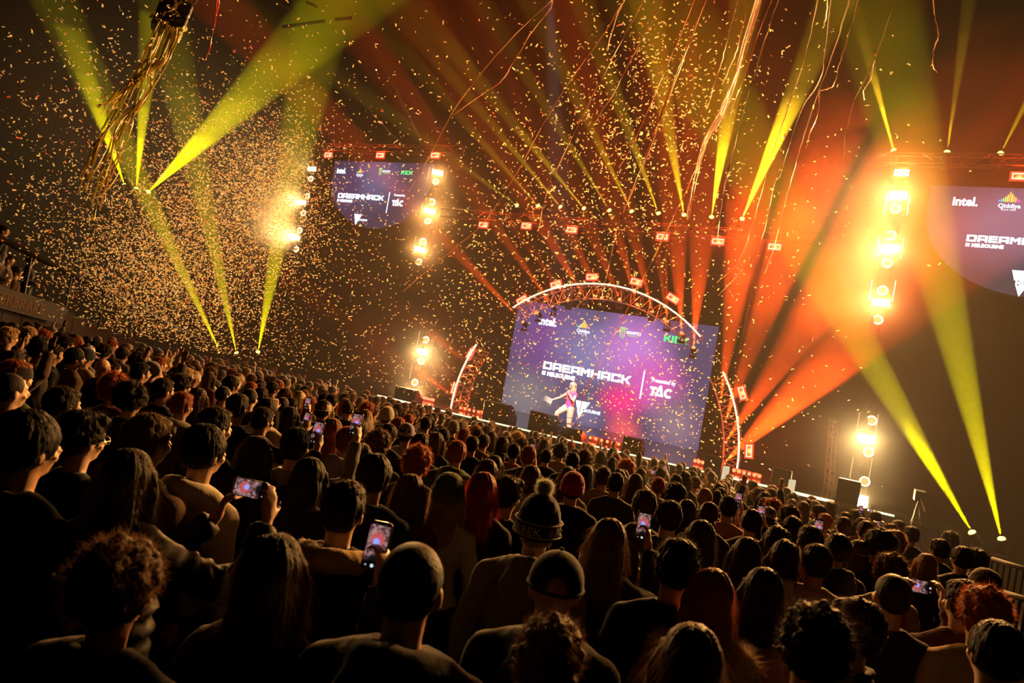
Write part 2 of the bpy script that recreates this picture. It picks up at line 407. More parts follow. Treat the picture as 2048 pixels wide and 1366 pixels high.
def ringlight(p, aim, label, k=1.0, full=True):
    root = empty('ring_light', p, 0, label, 'stage light')
    d = (aim - p).normalized(); x = d.orthogonal().normalized(); y = d.cross(x); r = .125 * k
    n = 24; m = n if full else 19
    pts = [(x * math.cos(2 * math.pi * i / n) + y * math.sin(2 * math.pi * i / n)) * r + d * .02 for i in range(m + (0 if full else 1))]
    b = MB(); b.tube(pts, .018, 6, closed=full); b.build('glowing_ring', M_ring, root, True)
    b = MB(); b.tube([d * -.2, d * -.14, d * -.02, d * .0], [.08 * k, .12 * k, .13 * k, .12 * k], 20); b.build('lamp_body', M_black, root, True)
    b = MB(); b.disc(d * .006, d, r * .8, 20); b.build('inner_lens', M_core, root)
    b = MB(); s_ = Vector((0, 0, 1)).cross(d).normalized()
    for sg in (-1, 1): b.tube([d * -.08 + s_ * sg * .15 * k, d * -.25 + s_ * sg * .15 * k], .014, 6)
    b.tube([d * -.25 + s_ * -.15 * k, d * -.25 + s_ * .15 * k], .014, 6); b.build('yoke', M_black, root)
def sidebar(p, label, mt, h=.62):
    root = empty('pixel_bar', p, SROT, label, 'light strip')
    b = MB(); b.box((0, .03, 0), (.05, .05, h)); b.build('housing', M_black, root)
    b = MB()
    for i in range(12): b.box((0, -.003, (i - 5.5) * h / 12), (.022, .01, h / 24))
    b.build('dot_pattern', mt, root)
AUD = Vector((0, 3, 2.5))
def column(name_, t, items, bars=(), pow_=900, k=1.0, mt=None, aim=AUD, col=WARM):
    n = {'s': 0, 'r': 0}; tot = {'s': sum(i[0] == 's' for i in items), 'r': sum(i[0] == 'r' for i in items)}
    pts = []
    for kind, px, py in items:
        p = at_t(px, py, t); pts.append(p)
        if kind == 's': strobe(p, aim, f"blazing strobe light, {ORD[n['s']]} from the top in the {name_}", k, pow_, col)
        else:
            tgt = aim if n['r'] % 2 else p + Vector((-.3, -1, .25)) * 5
            ringlight(p, tgt, f"round ring light, {ORD[n['r']]} from the top in the {name_}", k, (n['r'] + tot['r']) % 3 != 0)
        n[kind] += 1
    for i, (px, py) in enumerate(bars):
        sidebar(at_t(px, py, t), f"thin strip of tiny lights, {ORD[i]} in {name_}", mt or M_dots)
    top = max(pts, key=lambda p: p.z); bot = min(pts, key=lambda p: p.z); s_ = sum(st(p)[0] for p in pts) / len(pts)
    tag(truss_mb(SP(s_, t + .38, bot.z - .4), SP(s_, t + .38, top.z + .5), .3, .02, .4).build('lighting_tower', M_dark_truss), f"dark truss tower behind the lamps of the {name_}", 'truss')
column('column beside the right screen', AT, [('s', 1797, 390), ('r', 1791, 418), ('r', 1782, 471), ('s', 1780, 497), ('r', 1774, 527), ('r', 1765, 581), ('s', 1762, 605), ('r', 1755, 640)],
       [(1771, 408), (1817, 410), (1756, 495), (1804, 497), (1741, 580), (1788, 582)], 1250, 1.0, M_dotsW)
column('column right of the left screen', AT, [('s', 875, 345), ('r', 872, 364), ('r', 864, 404), ('s', 859, 422), ('r', 856, 443), ('r', 846, 483), ('s', 840, 499), ('r', 838, 524)],
       [(857, 349), (843, 420), (829, 488)], 450, .95)
LEFTAIM = Vector((-16, 14, 8))
column('column left of the left screen', AT, [('s', 624, 338), ('r', 622, 358), ('r', 615, 393), ('s', 604, 405), ('r', 607, 427), ('r', 600, 461), ('s', 592, 476), ('r', 593, 499)], [], 700, .95, aim=LEFTAIM, col=(1, .60, .20))
column('floor column left of the stage arch', AT, [('r', 852, 680), ('s', 845, 703), ('r', 842, 722), ('r', 830, 765), ('s', 828, 790)], [(837, 678), (822, 742)], 520, 1.0, col=(1, .58, .19))
column('floor column at stage right', AT, [('r', 1743, 841), ('s', 1733, 877), ('r', 1737, 904), ('r', 1729, 963), ('s', 1718, 996)], [(1716, 845), (1753, 850), (1703, 935), (1741, 937)], 430, 1.0, col=(1, .62, .21))

# ------------------------------------------------------------------ floor LED battens with red cells
M_redcell = emit('red_cells', (1, .12, .05), 5)
def batten(x0, y0, x1, y1, t, label, on=True):
    p = at_t(x0, y0, t); q = at_t(x1, y1, t); s0, s1 = st(p)[0], st(q)[0]; z = STAGE_Z + .1
    root = empty('led_batten', SP((s0 + s1) / 2, t, STAGE_Z), SROT, label, 'stage light'); L = s1 - s0
    b = MB(); b.box((0, .06, .09), (L, .12, .14)); b.box((0, .06, .01), (L * .9, .18, .02)); b.build('housing', M_black, root)
    b = MB(); n = max(6, int(L / .17))
    for i in range(n): b.disc(((i + .5) / n * L - L / 2, -.004, .1), (0, -1, 0), .05, 12)
    b.build('red_cells', M_redcell, root)
    for u in (-.3, .3):
        l = bpy.data.lights.new('batten_light', 'POINT'); l.shadow_soft_size = .02; l.energy = 45; l.color = (1, .05, .01)
        lo = bpy.data.objects.new('batten_light', l); lo.location = (u * L, -.1, .16); link(lo, root)
batten(916, 819, 970, 831, 1.0, 'floor batten of glowing red lamps at the left arch foot')
batten(841, 801, 868, 807, 1.6, 'short floor batten of glowing red lamps left of the left arch leg')
batten(1174, 880, 1243, 893, .9, 'floor batten of glowing red lamps below the main screen')
batten(1386, 923, 1432, 934, 1.1, 'floor batten of glowing red lamps left of the right arch foot')
batten(1463, 940, 1524, 953, .9, 'floor batten of glowing red lamps right of the right arch foot')

# ------------------------------------------------------------------ wedge monitors and boxes on the stage edge
def wedge(x0, x1, y, t, label, h=.5, d=.55, flip=1):
    s0 = st(at_t(x0, y, t))[0]; s1 = st(at_t(x1, y, t))[0]; L = s1 - s0
    root = empty('wedge_monitor', SP((s0 + s1) / 2, t, STAGE_Z), SROT, label, 'speaker')
    prof = [(-d / 2, 0), (d / 2, 0), (d / 2, h * .3), (-d * .2, h), (-d / 2, h)]
    b = MB(); n = len(prof)
    vs = [Vector((x, yy, z)) for x in (-L / 2, L / 2) for yy, z in prof]
    b.faces(vs, [tuple(range(n)), tuple(reversed(range(n, 2 * n)))] + [(i, n + i, n + (i + 1) % n, (i + 1) % n) for i in range(n)])
    bmesh.ops.bevel(b.b, geom=list(b.b.edges), offset=.015, segments=1, affect='EDGES')
    b.build('cabinet', M_black, root)
    b = MB(); nn = Vector((0, .7 * h, .7 * d)).normalized()
    M = Matrix((Vector((1, 0, 0)), Vector((0, -nn.z, nn.y)).normalized() * -1, nn)).transposed()
    b.box(Vector((0, d * .15, h * .65)) + nn * .012, (L * .92, ((d * .7) ** 2 + (h * .7) ** 2) ** .5 * .86, .012), M); b.build('grille', M_grille, root)
    b = MB()
    for sg in (-1, 1): b.tube([(sg * (L / 2 + .004), -.05, h * .5), (sg * (L / 2 + .02), 0, h * .5), (sg * (L / 2 + .004), .08, h * .5)], .014, 6)
    b.build('handle', M_alu, root)
    return root
wedge(972, 1025, 840, .75, 'large black wedge speaker on the stage edge, first from the left', .62, .7)
wedge(1061, 1115, 862, .55, 'large black wedge speaker in front of the host on stage', .62, .6)
wedge(1124, 1168, 878, .6, 'low black wedge speaker just right of the host on stage', .32)
wedge(1247, 1285, 900, .6, 'black wedge speaker on the stage edge right of the red batten', .45)
wedge(1408, 1444, 945, .5, 'black box speaker on the stage edge near the right arch foot', .45)
wedge(1541, 1580, 975, .5, 'black wedge speaker between the two small white panels', .5)
wedge(1669, 1716, 1005, .35, 'large black wedge speaker in front of the right floor column', .62, .7)
wedge(795, 838, 800, .4, 'black speaker box at the left end of the stage', .45)
# small white lit panels on the stage front
def panel(px, py, label):
    p = at_t(px, py, -.12)
    root = empty('edge_panel', p, SROT + .9, label, 'panel')
    M_p = emit('panel_white', (1, .8, .5), .7)
    b = MB(); W, H = .22, .5
    for c, d in (((0, 0, H / 2 - .04), (W, .04, .08)), ((0, 0, -H / 2 + .04), (W, .04, .08)), ((-W / 2 + .045, 0, 0), (.09, .04, H - .16)), ((W / 2 - .045, 0, 0), (.09, .04, H - .16))): b.box(c, d)
    b.build('lit_border', M_p, root)
    b = MB(); b.box((0, .04, 0), (W, .03, H)); b.build('backing', M_black, root)
panel(1450, 950, 'small white lit panel with a dark slot beside the right arch foot')
panel(1582, 978, 'small white lit panel with a dark slot left of the right floor column')
# hanging drape truss legs at stage right
for i, (x0, y0, x1, y1) in enumerate([(1650, 1003, 1664, 838), (1661, 1005, 1672, 850)]):
    p0 = at_t(x0, y0, 2.6); p1 = at_t(x1, y1, 2.6)
    tag(truss_mb(p0, p1, .12, .016, .3).build('support_pole', M_alu), f"thin upright truss pole left of the right floor column, {'left' if i == 0 else 'right'} of a pair", 'pole')
# dark crew gear at the far right end of stage: camera on tripod
p = at_t(1835, 1015, -.8); p.z = 0
root = empty('camera_tripod', p, SROT, 'dark video camera on a tripod at the right end of the stage', 'camera')
b = MB()
for k in range(3):
    a = k * 2.1; b.tube([(0, 0, 2.05), (math.cos(a) * .5, math.sin(a) * .5, 0)], .02, 6)
b.build('tripod', M_black, root)
b = MB(); b.box((0, 0, 2.18), (.22, .5, .24)); b.tube([(0, .25, 2.18), (0, .5, 2.18)], .08, 12); b.build('camera_body', M_black, root)
b = MB(); b.tube([(0, -.2, 2.15), (.1, -.7, 1.9)], .015, 6); b.build('pan_handle', M_black, root)

# ------------------------------------------------------------------ denser smoke drifting around the lamps
def smoke(c, r, dens, label, seed=0, sc=.5):
    m, nt, p, out = material('smoke_puff'); nt.nodes.remove(p)
    v = nt.nodes.new('ShaderNodeVolumeScatter'); v.inputs['Color'].default_value = (1, 1, 1, 1)
    tc = nt.nodes.new('ShaderNodeTexCoord'); ln = nt.nodes.new('ShaderNodeVectorMath'); ln.operation = 'LENGTH'
    dv = nt.nodes.new('ShaderNodeVectorMath'); dv.operation = 'DIVIDE'; dv.inputs[1].default_value = r
    nt.links.new(tc.outputs['Object'], dv.inputs[0]); nt.links.new(dv.outputs[0], ln.inputs[0])
    mr = nt.nodes.new('ShaderNodeMapRange'); mr.interpolation_type = 'SMOOTHSTEP'; mr.inputs['From Min'].default_value = 1; mr.inputs['From Max'].default_value = .05; mr.inputs['To Max'].default_value = dens
    nt.links.new(ln.outputs['Value'], mr.inputs['Value'])
    nz = nt.nodes.new('ShaderNodeTexNoise'); nz.noise_dimensions = '4D'; nz.inputs['W'].default_value = seed; nz.inputs['Scale'].default_value = sc; nz.inputs['Detail'].default_value = 2
    nt.links.new(tc.outputs['Object'], nz.inputs['Vector'])
    m2 = nt.nodes.new('ShaderNodeMapRange'); m2.inputs['From Min'].default_value = .35; m2.inputs['From Max'].default_value = .65; m2.inputs['To Min'].default_value = .15; nt.links.new(nz.outputs['Fac'], m2.inputs['Value'])
    mu = nt.nodes.new('ShaderNodeMath'); mu.operation = 'MULTIPLY'; nt.links.new(mr.outputs[0], mu.inputs[0]); nt.links.new(m2.outputs[0], mu.inputs[1])
    nt.links.new(mu.outputs[0], v.inputs['Density']); nt.links.new(v.outputs[0], out.inputs['Volume'])
    b = MB(); b.ell((0, 0, 0), r, None, 20, 12); o = b.build('smoke', m); o.location = c; o.rotation_euler.z = SROT
    m.cycles.volume_step_rate = 3.0
    tag(o, label, 'smoke', kind='stuff')
c = at_t(1640, 430, AT - .2); smoke(c, (4.6, 2.6, 4.8), .10, 'bright smoke drifting around the bright column left of the right screen', 1)
c = at_t(560, 445, AT - .3); smoke(c, (2.4, 1.8, 2.4), .22, 'bright smoke puff left of the left side screen', 2)
c = at_t(800, 705, AT - .3); smoke(c, (3.2, 1.8, 2.6), .16, 'glowing smoke at the left end of the stage', 3)
c = at_t(858, 435, AT - .1); smoke(c, (2.0, 1.5, 3.2), .16, 'glowing smoke around the column right of the left screen', 6)
c = at_t(1720, 880, AT - .3); smoke(c, (3.4, 2.0, 3.0), .09, 'glowing smoke around the right floor column', 4)
# ------------------------------------------------------------------ screens
def letters_dreamhack():
    P = []
    def q(*pts): P.append([(x / 150.0, y / 150.0) for x, y in pts])
    def rect(x0, y0, x1, y1): q((x0, y0), (x1, y0), (x1, y1), (x0, y1))
    # x grows right, y grows DOWN from 0 to 150 ; D R E A M H A C K
    rect(0, 0, 47, 150); q((47, 0), (172, 0), (189, 17), (189, 38), (47, 38)); q((47, 110), (189, 110), (189, 133), (172, 150), (47, 150)); rect(142, 38, 189, 110)
    rect(206, 0, 254, 150); q((254, 0), (373, 0), (390, 17), (390, 38), (254, 38)); rect(342, 38, 390, 74); q((254, 74), (390, 74), (390, 83), (376, 92), (390, 103), (390, 113), (254, 113)); rect(342, 113, 390, 150)
    rect(407, 0, 457, 150); rect(457, 0, 573, 38); rect(457, 56, 567, 92); rect(457, 113, 577, 150)
    for o in (591, 1203):
        rect(o, 0, o + 47, 150); rect(o + 47, 0, o + 135, 38); rect(o + 47, 74, o + 135, 113); rect(o + 135, 0, o + 183, 150)
    rect(791, 0, 838, 150); rect(932, 0, 980, 150); q((838, 0), (885, 48), (885, 110), (838, 63)); q((885, 48), (932, 0), (932, 63), (885, 110))
    rect(998, 0, 1046, 150); rect(1139, 0, 1185, 150); rect(1046, 56, 1139, 92)
    rect(1405, 0, 1453, 150); rect(1453, 0, 1585, 38); rect(1453, 110, 1585, 150); rect(1538, 38, 1585, 56); rect(1538, 92, 1585, 110)
    rect(1601, 0, 1648, 150); q((1648, 56), (1675, 56), (1675, 92), (1648, 92)); q((1675, 56), (1730, 0), (1790, 0), (1715, 75)); q((1675, 92), (1675, 56), (1715, 75), (1790, 150), (1730, 150))
    return P, 1790 / 150.0
def screen_ink(name, polys, mat, parent, x, z, sc, y=-.03, shear=0):
    """flat lit graphic: polys in (x right, y down) units; local screen frame x right, z up, audience side -y"""
    b = MB()
    for pl in polys:
        b.faces([Vector((x + px * sc + shear * (-py) * sc, y, z - py * sc)) for px, py in pl], [tuple(range(len(pl)))])
    o = b.build(name, mat, parent); return o
def text_obj(name, txt, mat, parent, x, z, h, y=-.03, width=None, bold=0.0, align='LEFT'):
    c = bpy.data.curves.new(name, 'FONT'); c.body = txt; c.size = h * 1.38; c.offset = bold * h; c.resolution_u = 3; c.align_x = align
    o = bpy.data.objects.new(name + '_tmp', c); COL.objects.link(o)
    dg = bpy.context.evaluated_depsgraph_get(); me = bpy.data.meshes.new_from_object(o.evaluated_get(dg)); bpy.data.objects.remove(o)
    me.materials.clear(); me.materials.append(mat)
    xs = [v.co.x for v in me.vertices]; wd = (max(xs) - min(xs)) if xs else 1; sx = (width / wd) if width else 1
    for v in me.vertices: v.co = Vector((v.co.x * sx, 0, v.co.y))
    o = bpy.data.objects.new(name, me); o.location = (x, y, z); link(o, parent); return o
I_white = emit('ink_white', (.88, .94, 1), 2.0); I_green = emit('ink_green', (.10, .85, .25), 1.3); I_lime = emit('ink_lime', (.45, .9, .25), 1.1)
I_or = emit('ink_orange', (1, .5, .08), 1.3); I_cy = emit('ink_cyan', (.1, .6, .8), 1.1); I_mag = emit('ink_magenta', (.8, .1, .6), 1.1); I_yel = emit('ink_yellow', (.9, .75, .15), 1.2); I_dark = emit('ink_dark', (.03, .02, .05), 1)
I_blue = emit('ink_blue', (.2, .5, 1), 1.2)

def screen_material(name, W, H, base, spots, k):
    """what the LED wall shows: soft coloured clouds on a base colour"""
    m, nt, p, out = material(name); nt.nodes.remove(p)
    tc = nt.nodes.new('ShaderNodeTexCoord'); cur = None
    def rgb(c):
        n = nt.nodes.new('ShaderNodeRGB'); n.outputs[0].default_value = (*c, 1); return n.outputs[0]
    cur = rgb(base)
    nz = nt.nodes.new('ShaderNodeTexNoise'); nz.inputs['Scale'].default_value = .55; nz.inputs['Detail'].default_value = 2
    nt.links.new(tc.outputs['Object'], nz.inputs['Vector'])
    for (x, z, r, c, stretch) in spots:
        mp = nt.nodes.new('ShaderNodeMapping'); mp.inputs['Location'].default_value = (-x / r, 0, -z / (r * stretch)); mp.inputs['Scale'].default_value = (1 / r, 0, 1 / (r * stretch))
        nt.links.new(tc.outputs['Object'], mp.inputs['Vector'])
        ln = nt.nodes.new('ShaderNodeVectorMath'); ln.operation = 'LENGTH'; nt.links.new(mp.outputs[0], ln.inputs[0])
        ad = nt.nodes.new('ShaderNodeMath'); ad.operation = 'ADD'; nt.links.new(ln.outputs['Value'], ad.inputs[0])
        mu = nt.nodes.new('ShaderNodeMath'); mu.operation = 'MULTIPLY_ADD'; mu.inputs[1].default_value = .5; mu.inputs[2].default_value = -.25; nt.links.new(nz.outputs['Fac'], mu.inputs[0]); nt.links.new(mu.outputs[0], ad.inputs[1])
        mr = nt.nodes.new('ShaderNodeMapRange'); mr.interpolation_type = 'SMOOTHSTEP'; mr.inputs['From Min'].default_value = 1.0; mr.inputs['From Max'].default_value = 0.1
        nt.links.new(ad.outputs[0], mr.inputs['Value'])
        mx = nt.nodes.new('ShaderNodeMixRGB'); nt.links.new(mr.outputs[0], mx.inputs[0]); nt.links.new(cur, mx.inputs[1]); mx.inputs[2].default_value = (*c, 1); cur = mx.outputs[0]
    e = nt.nodes.new('ShaderNodeEmission'); e.inputs[1].default_value = k; nt.links.new(cur, e.inputs[0]); nt.links.new(e.outputs[0], out.inputs['Surface'])
    m.cycles.emission_sampling = 'AUTO'
    return m
DH, DHW = letters_dreamhack()
def logos(root, f, k=1.0, small=True, first_only=False):
    """f(px, py) -> local (x, z) on the screen of a photo pixel"""
    pass
def qiddiya(root, x, z, s):
    """bar rainbow over the word"""
    cols = [I_cy, I_cy, I_green, I_yel, I_yel, I_or, I_yel, I_or, I_or, I_mag, I_mag]; hs = [.15, .25, .35, .5, .7, 1.0, .8, .6, .45, .3, .2]
    for m in (I_cy, I_green, I_yel, I_or, I_mag):
        pl = []
        for i, (c, h) in enumerate(zip(cols, hs)):
            if c is m: pl.append([(i * .1, -h * .62), (i * .1 + .075, -h * .62), (i * .1 + .075, 0), (i * .1, 0)])
        screen_ink('rainbow_bars', pl, m, root, x - .55 * s, z, s)
    text_obj('sponsor_word', 'Qiddiya', I_white, root, x - .55 * s, z - .36 * s, .26 * s, width=1.12 * s, bold=.02)
    text_obj('sponsor_subline', 'PLAY LIFE', I_white, root, x - .38 * s, z - .52 * s, .09 * s, width=.72 * s)
def monster(root, x, z, s):
    pl = []
    for i in range(3):
        o = i * .2
        pl.append([(o, 0), (o + .16, .02), (o + .13, .45), (o + .14, .9 + .15 * (i == 1)), (o + .07, 1.05 + .1 * (i != 0)), (o + .05, .5)])
    screen_ink('claw_mark', pl, I_lime, root, x, z, s)
    text_obj('sponsor_word', 'MONSTER', I_white, root, x + .66 * s, z - .58 * s, .26 * s, width=1.45 * s, bold=.03)
    text_obj('sponsor_subline', 'ENERGY', I_lime, root, x + .85 * s, z - .80 * s, .14 * s, width=1.0 * s, bold=.02)
def kick(root, x, z, s):
    R = lambda a, b_, c, d: [(a, b_), (c, b_), (c, d), (a, d)]
    pl = [R(0, 0, .3, 1), R(.3, .35, .45, .65), [(.45, .35), (.75, 0), (1.0, 0), (.75, .5), (.45, .65)], [(.55, .62), (.75, .5), (1.0, 1), (.75, 1)],
          R(1.12, 0, 1.42, 1), R(1.54, 0, 1.84, 1), R(1.84, 0, 2.36, .28), R(1.84, .72, 2.36, 1),
          R(2.48, 0, 2.78, 1), R(2.78, .35, 2.93, .65), [(2.93, .35), (3.2, 0), (3.5, 0), (3.22, .5), (2.93, .65)], [(3.03, .62), (3.22, .5), (3.5, 1), (3.2, 1)]]
    screen_ink('sponsor_word', pl, I_green, root, x, z, s)
def victoria(root, x, z, s):
    screen_ink('triangle_mark', [[(0, 0), (1.0, 0), (.74, .45), (.13, .45)], [(.2, .66), (.62, .66), (.38, 1.15)]], I_white, root, x, z, s)
    text_obj('city_word', 'MELBOURNE', I_white, root, x + .18 * s, z - .64 * s, .19 * s, width=1.6 * s, bold=.05)
def tac(root, x, z, s):
    pl = [[(0, .1), (.75, .1), (.72, .38), (.5, .36), (.45, 1), (.2, 1), (.24, .36), (0, .36)],
          [(.55, 1), (.95, -.12), (1.05, -.12), (.98, .5), (.8, .98)], [(.95, -.12), (1.2, -.12), (1.45, 1), (1.2, 1), (1.05, .4)], [(.78, .78), (1.3, .78), (1.34, .98), (.72, .98)]]
    screen_ink('sponsor_mark', pl, I_white, root, x, z, s)
    pl = []
    for i in range(9):
        a0 = math.radians(45 + i * 30); a1 = math.radians(45 + (i + 1) * 30); c = (1.95, .55)
        pl.append([(c[0] + .47 * math.cos(a0), c[1] - .5 * math.sin(a0)), (c[0] + .22 * math.cos(a0), c[1] - .24 * math.sin(a0)), (c[0] + .22 * math.cos(a1), c[1] - .24 * math.sin(a1)), (c[0] + .47 * math.cos(a1), c[1] - .5 * math.sin(a1))])
    screen_ink('sponsor_letter', pl, I_white, root, x, z, s)

def make_screen(t, s0, s1, z0, z1, f_items, base, spots, k, label, arched=False):
    W, H = s1 - s0, z1 - z0
    root = empty('led_screen', SP((s0 + s1) / 2, t, z0), SROT, label, 'screen')
    loc = lambda px, py: (lambda p: (st(p)[0] - (s0 + s1) / 2, p.z - z0))(at_t(px, py, t - .03))
    if arched:
        n = 40; R = W / 2; zc = H - .75
        pts = [Vector((-W / 2, 0, H)), Vector((-W / 2, 0, zc))] + [Vector((-R * math.cos(math.pi * i / n), 0, zc - (zc) * math.sin(math.pi * i / n))) for i in range(1, n)] + [Vector((W / 2, 0, zc)), Vector((W / 2, 0, H))]
    else: pts = [Vector((-W / 2, 0, H)), Vector((-W / 2, 0, 0)), Vector((W / 2, 0, 0)), Vector((W / 2, 0, H))]
    n = len(pts); off = Vector((0, .14, 0))
    b = MB(); b.faces(pts + [p + off for p in pts], [tuple(range(n, 2 * n))] + [(i, (i + 1) % n, n + (i + 1) % n, n + i) for i in range(n)]); b.build('casing', M_black, root)
    m = screen_material('screen_picture', W, H, base, spots, k)
    b = MB(); b.faces(pts, [tuple(range(n))]); b.build('picture', m, root)
    return root, loc
# main screen
sL, sR_, zT = -2.96, 5.5, 6.18
root, loc = make_screen(5.68, sL, sR_, STAGE_Z - .0, zT, None, (.045, .035, .085),
    [(-2.6, 3.2, 2.2, (.10, .04, .16), 1.2), (-.6, 3.0, 2.4, (.13, .12, .26), .9), (1.2, 3.4, 2.0, (.34, .13, .40), 1.2), (2.0, 2.1, 1.9, (.42, .07, .30), .8), (.95, 1.25, 1.3, (.55, .02, .16), .8), (1.3, .15, 1.0, (.50, .06, .09), .9), (-.3, .5, 1.0, (.10, .09, .18), 1), (-3.2, .7, 2.2, (.12, .11, .13), .8), (3.2, .8, 1.5, (.17, .11, .15), 1)], 1.7,
    'huge main screen behind the stage glowing purple and pink with white logos')
x, z = loc(1088, 722); x2, z2 = loc(1265, 744)
screen_ink('event_word', DH, I_white, root, x, z, (x2 - x) / DHW, shear=.0)
s_ = (x2 - x) / DHW
screen_ink('small_square', [[(0, 1.25), (.5, 1.25), (.5, 1.75), (0, 1.75)]], I_white, root, x, z, s_)
text_obj('city_line', 'MELBOURNE', I_white, root, x + .75 * s_, z - 1.75 * s_, .5 * s_, width=3.9 * s_, bold=.09)
x, z = loc(1077, 646); text_obj('sponsor_word', 'intel.', I_white, root, x, z - .04, .34, width=.82, bold=.045)
x, z = loc(1167, 656); qiddiya(root, x, z, .52)
x, z = loc(1241, 653); monster(root, x, z, .42)
x, z = loc(1329, 669); kick(root, x, z, .27)
x, z = loc(1152, 800); victoria(root, x, z, .62)
x, z = loc(1301, 770); tac(root, x, z, .38)
x, z = loc(1303, 764); text_obj('presented_line', 'Presented by', I_white, root, x, z + .02, .16, width=.93, bold=.03)
x, z = loc(1288, 741); x1, z1 = loc(1276, 797); screen_ink('divider', [[(0, 0), (.05, 0), (.05, z - z1), (0, z - z1)]], I_white, root, x, z, 1)
# left side screen
root, loc = make_screen(AT, -11.34, -6.0, 8.05, 10.9, None, (.035, .025, .06), [(-.3, 2.0, 2.3, (.10, .09, .19), .7), (-1.7, 1.7, 1.2, (.06, .03, .09), 1.2)], 1.2, 'left side screen with a rounded lower edge glowing dim purple', True)
x, z = loc(677, 386); x2, z2 = loc(769, 391); s_ = (x2 - x) / DHW
screen_ink('event_word', DH, I_white, root, x, z, s_); screen_ink('small_square', [[(0, 1.25), (.5, 1.25), (.5, 1.75), (0, 1.75)]], I_white, root, x, z, s_)
text_obj('city_line', 'MELBOURNE', I_white, root, x + .75 * s_, z - 1.75 * s_, .5 * s_, width=3.3 * s_, bold=.09)
x, z = loc(673, 346); text_obj('sponsor_word', 'intel.', I_white, root, x, z, .24, width=.52, bold=.045)
x, z = loc(720, 346); qiddiya(root, x, z, .34)
x, z = loc(759, 336); monster(root, x, z, .29)
x, z = loc(803, 341); kick(root, x, z, .17)
x, z = loc(709, 428); victoria(root, x, z, .42)
x, z = loc(785, 399); tac(root, x, z, .26)
x, z = loc(788, 392); text_obj('presented_line', 'Presented by', I_white, root, x, z, .10, width=.56, bold=.03)
x, z = loc(779, 384); screen_ink('divider', [[(0, 0), (.04, 0), (.04, .9), (0, .9)]], I_white, root, x, z, 1)
# right side screen (runs out of the frame)
sr = st(at_t(1862, 372, AT))[0]
root, loc = make_screen(AT, sr, sr + 5.35, 7.75, 10.72, None, (.05, .035, .055), [(-.6, 2.0, 2.3, (.17, .12, .20), .7), (1.7, 1.7, 1.2, (.10, .07, .18), 1.2)], 1.2, 'right side screen with a rounded lower edge cut off by the photo edge', True)
x, z = loc(1934, 469); x2, z2 = loc(2041, 480); s_ = (x2 - x) / 6.5
screen_ink('event_word', DH, I_white, root, x, z, s_); screen_ink('small_square', [[(0, 1.25), (.5, 1.25), (.5, 1.75), (0, 1.75)]], I_white, root, x, z, s_)
text_obj('city_line', 'MELBOURNE', I_white, root, x + .75 * s_, z - 1.75 * s_, .5 * s_, width=3.9 * s_, bold=.09)
x, z = loc(1904, 407); text_obj('sponsor_word', 'intel.', I_white, root, x, z - .04, .25, width=.6, bold=.045)
x, z = loc(2019, 404); qiddiya(root, x, z, .46)
x, z = loc(2024, 540); victoria(root, x, z, .62)
# ------------------------------------------------------------------ people: shared meshes
def obj_color_mat(name, rough, sheen=0, spec=.5, bump=.3, bscale=60, var=.35, transl=0, stretch=None, gain=1, add=0):
    m, nt, p, out = material(name)
    oi = nt.nodes.new('ShaderNodeObjectInfo'); tc = nt.nodes.new('ShaderNodeTexCoord'); nz = nt.nodes.new('ShaderNodeTexNoise'); nz.inputs['Scale'].default_value = bscale
    if stretch:
        mp = nt.nodes.new('ShaderNodeMapping'); mp.inputs['Scale'].default_value = stretch; nt.links.new(tc.outputs['Object'], mp.inputs['Vector']); nt.links.new(mp.outputs[0], nz.inputs['Vector'])
    else: nt.links.new(tc.outputs['Object'], nz.inputs['Vector'])
    mx = nt.nodes.new('ShaderNodeMixRGB'); mx.blend_type = 'MULTIPLY'; mx.inputs[0].default_value = var
    src = oi.outputs['Color']
    if gain != 1:
        vm = nt.nodes.new('ShaderNodeVectorMath'); vm.operation = 'MULTIPLY_ADD'; vm.inputs[1].default_value = (gain,) * 3; vm.inputs[2].default_value = (add * 1.3, add, add * .7); nt.links.new(src, vm.inputs[0]); src = vm.outputs[0]
    nt.links.new(src, mx.inputs[1]); nt.links.new(nz.outputs['Fac'], mx.inputs[2]); nt.links.new(mx.outputs[0], p.inputs['Base Color'])
    p.inputs['Roughness'].default_value = rough; p.inputs['Specular IOR Level'].default_value = spec
    p.inputs['Sheen Weight'].default_value = sheen; p.inputs['Sheen Roughness'].default_value = .4
    if bump:
        b = nt.nodes.new('ShaderNodeBump'); b.inputs['Strength'].default_value = bump; b.inputs['Distance'].default_value = .004
        nt.links.new(nz.outputs['Fac'], b.inputs['Height']); nt.links.new(b.outputs[0], p.inputs['Normal'])
    if transl:
        t = nt.nodes.new('ShaderNodeBsdfTranslucent'); ms = nt.nodes.new('ShaderNodeMixShader'); ms.inputs[0].default_value = transl
        nt.links.new(mx.outputs[0], t.inputs[0]); nt.links.new(p.outputs[0], ms.inputs[1]); nt.links.new(t.outputs[0], ms.inputs[2]); nt.links.new(ms.outputs[0], out.inputs['Surface'])
    return m
M_skin = obj_color_mat('skin', .5, bump=.1, bscale=90, var=.15, spec=.4)
M_hair = obj_color_mat('hair', .62, bump=.9, bscale=150, var=.6, spec=.1, stretch=(1, 1, .12))
M_fuzz = obj_color_mat('hair_strands', .4, bump=0, bscale=30, var=.3, transl=.5, gain=2.2, add=.009, spec=.6)  # lightened, warmed strand colour stands in for backlit rim glow
M_cloth = obj_color_mat('cloth', .9, sheen=.1, bump=.5, bscale=90, var=.3, spec=.1)
M_puff = obj_color_mat('puffer_nylon', .6, bump=.2, bscale=20, var=.2, spec=.12)
M_knit = obj_color_mat('knit', .9, sheen=.2, bump=.9, bscale=180, var=.5, spec=.15)
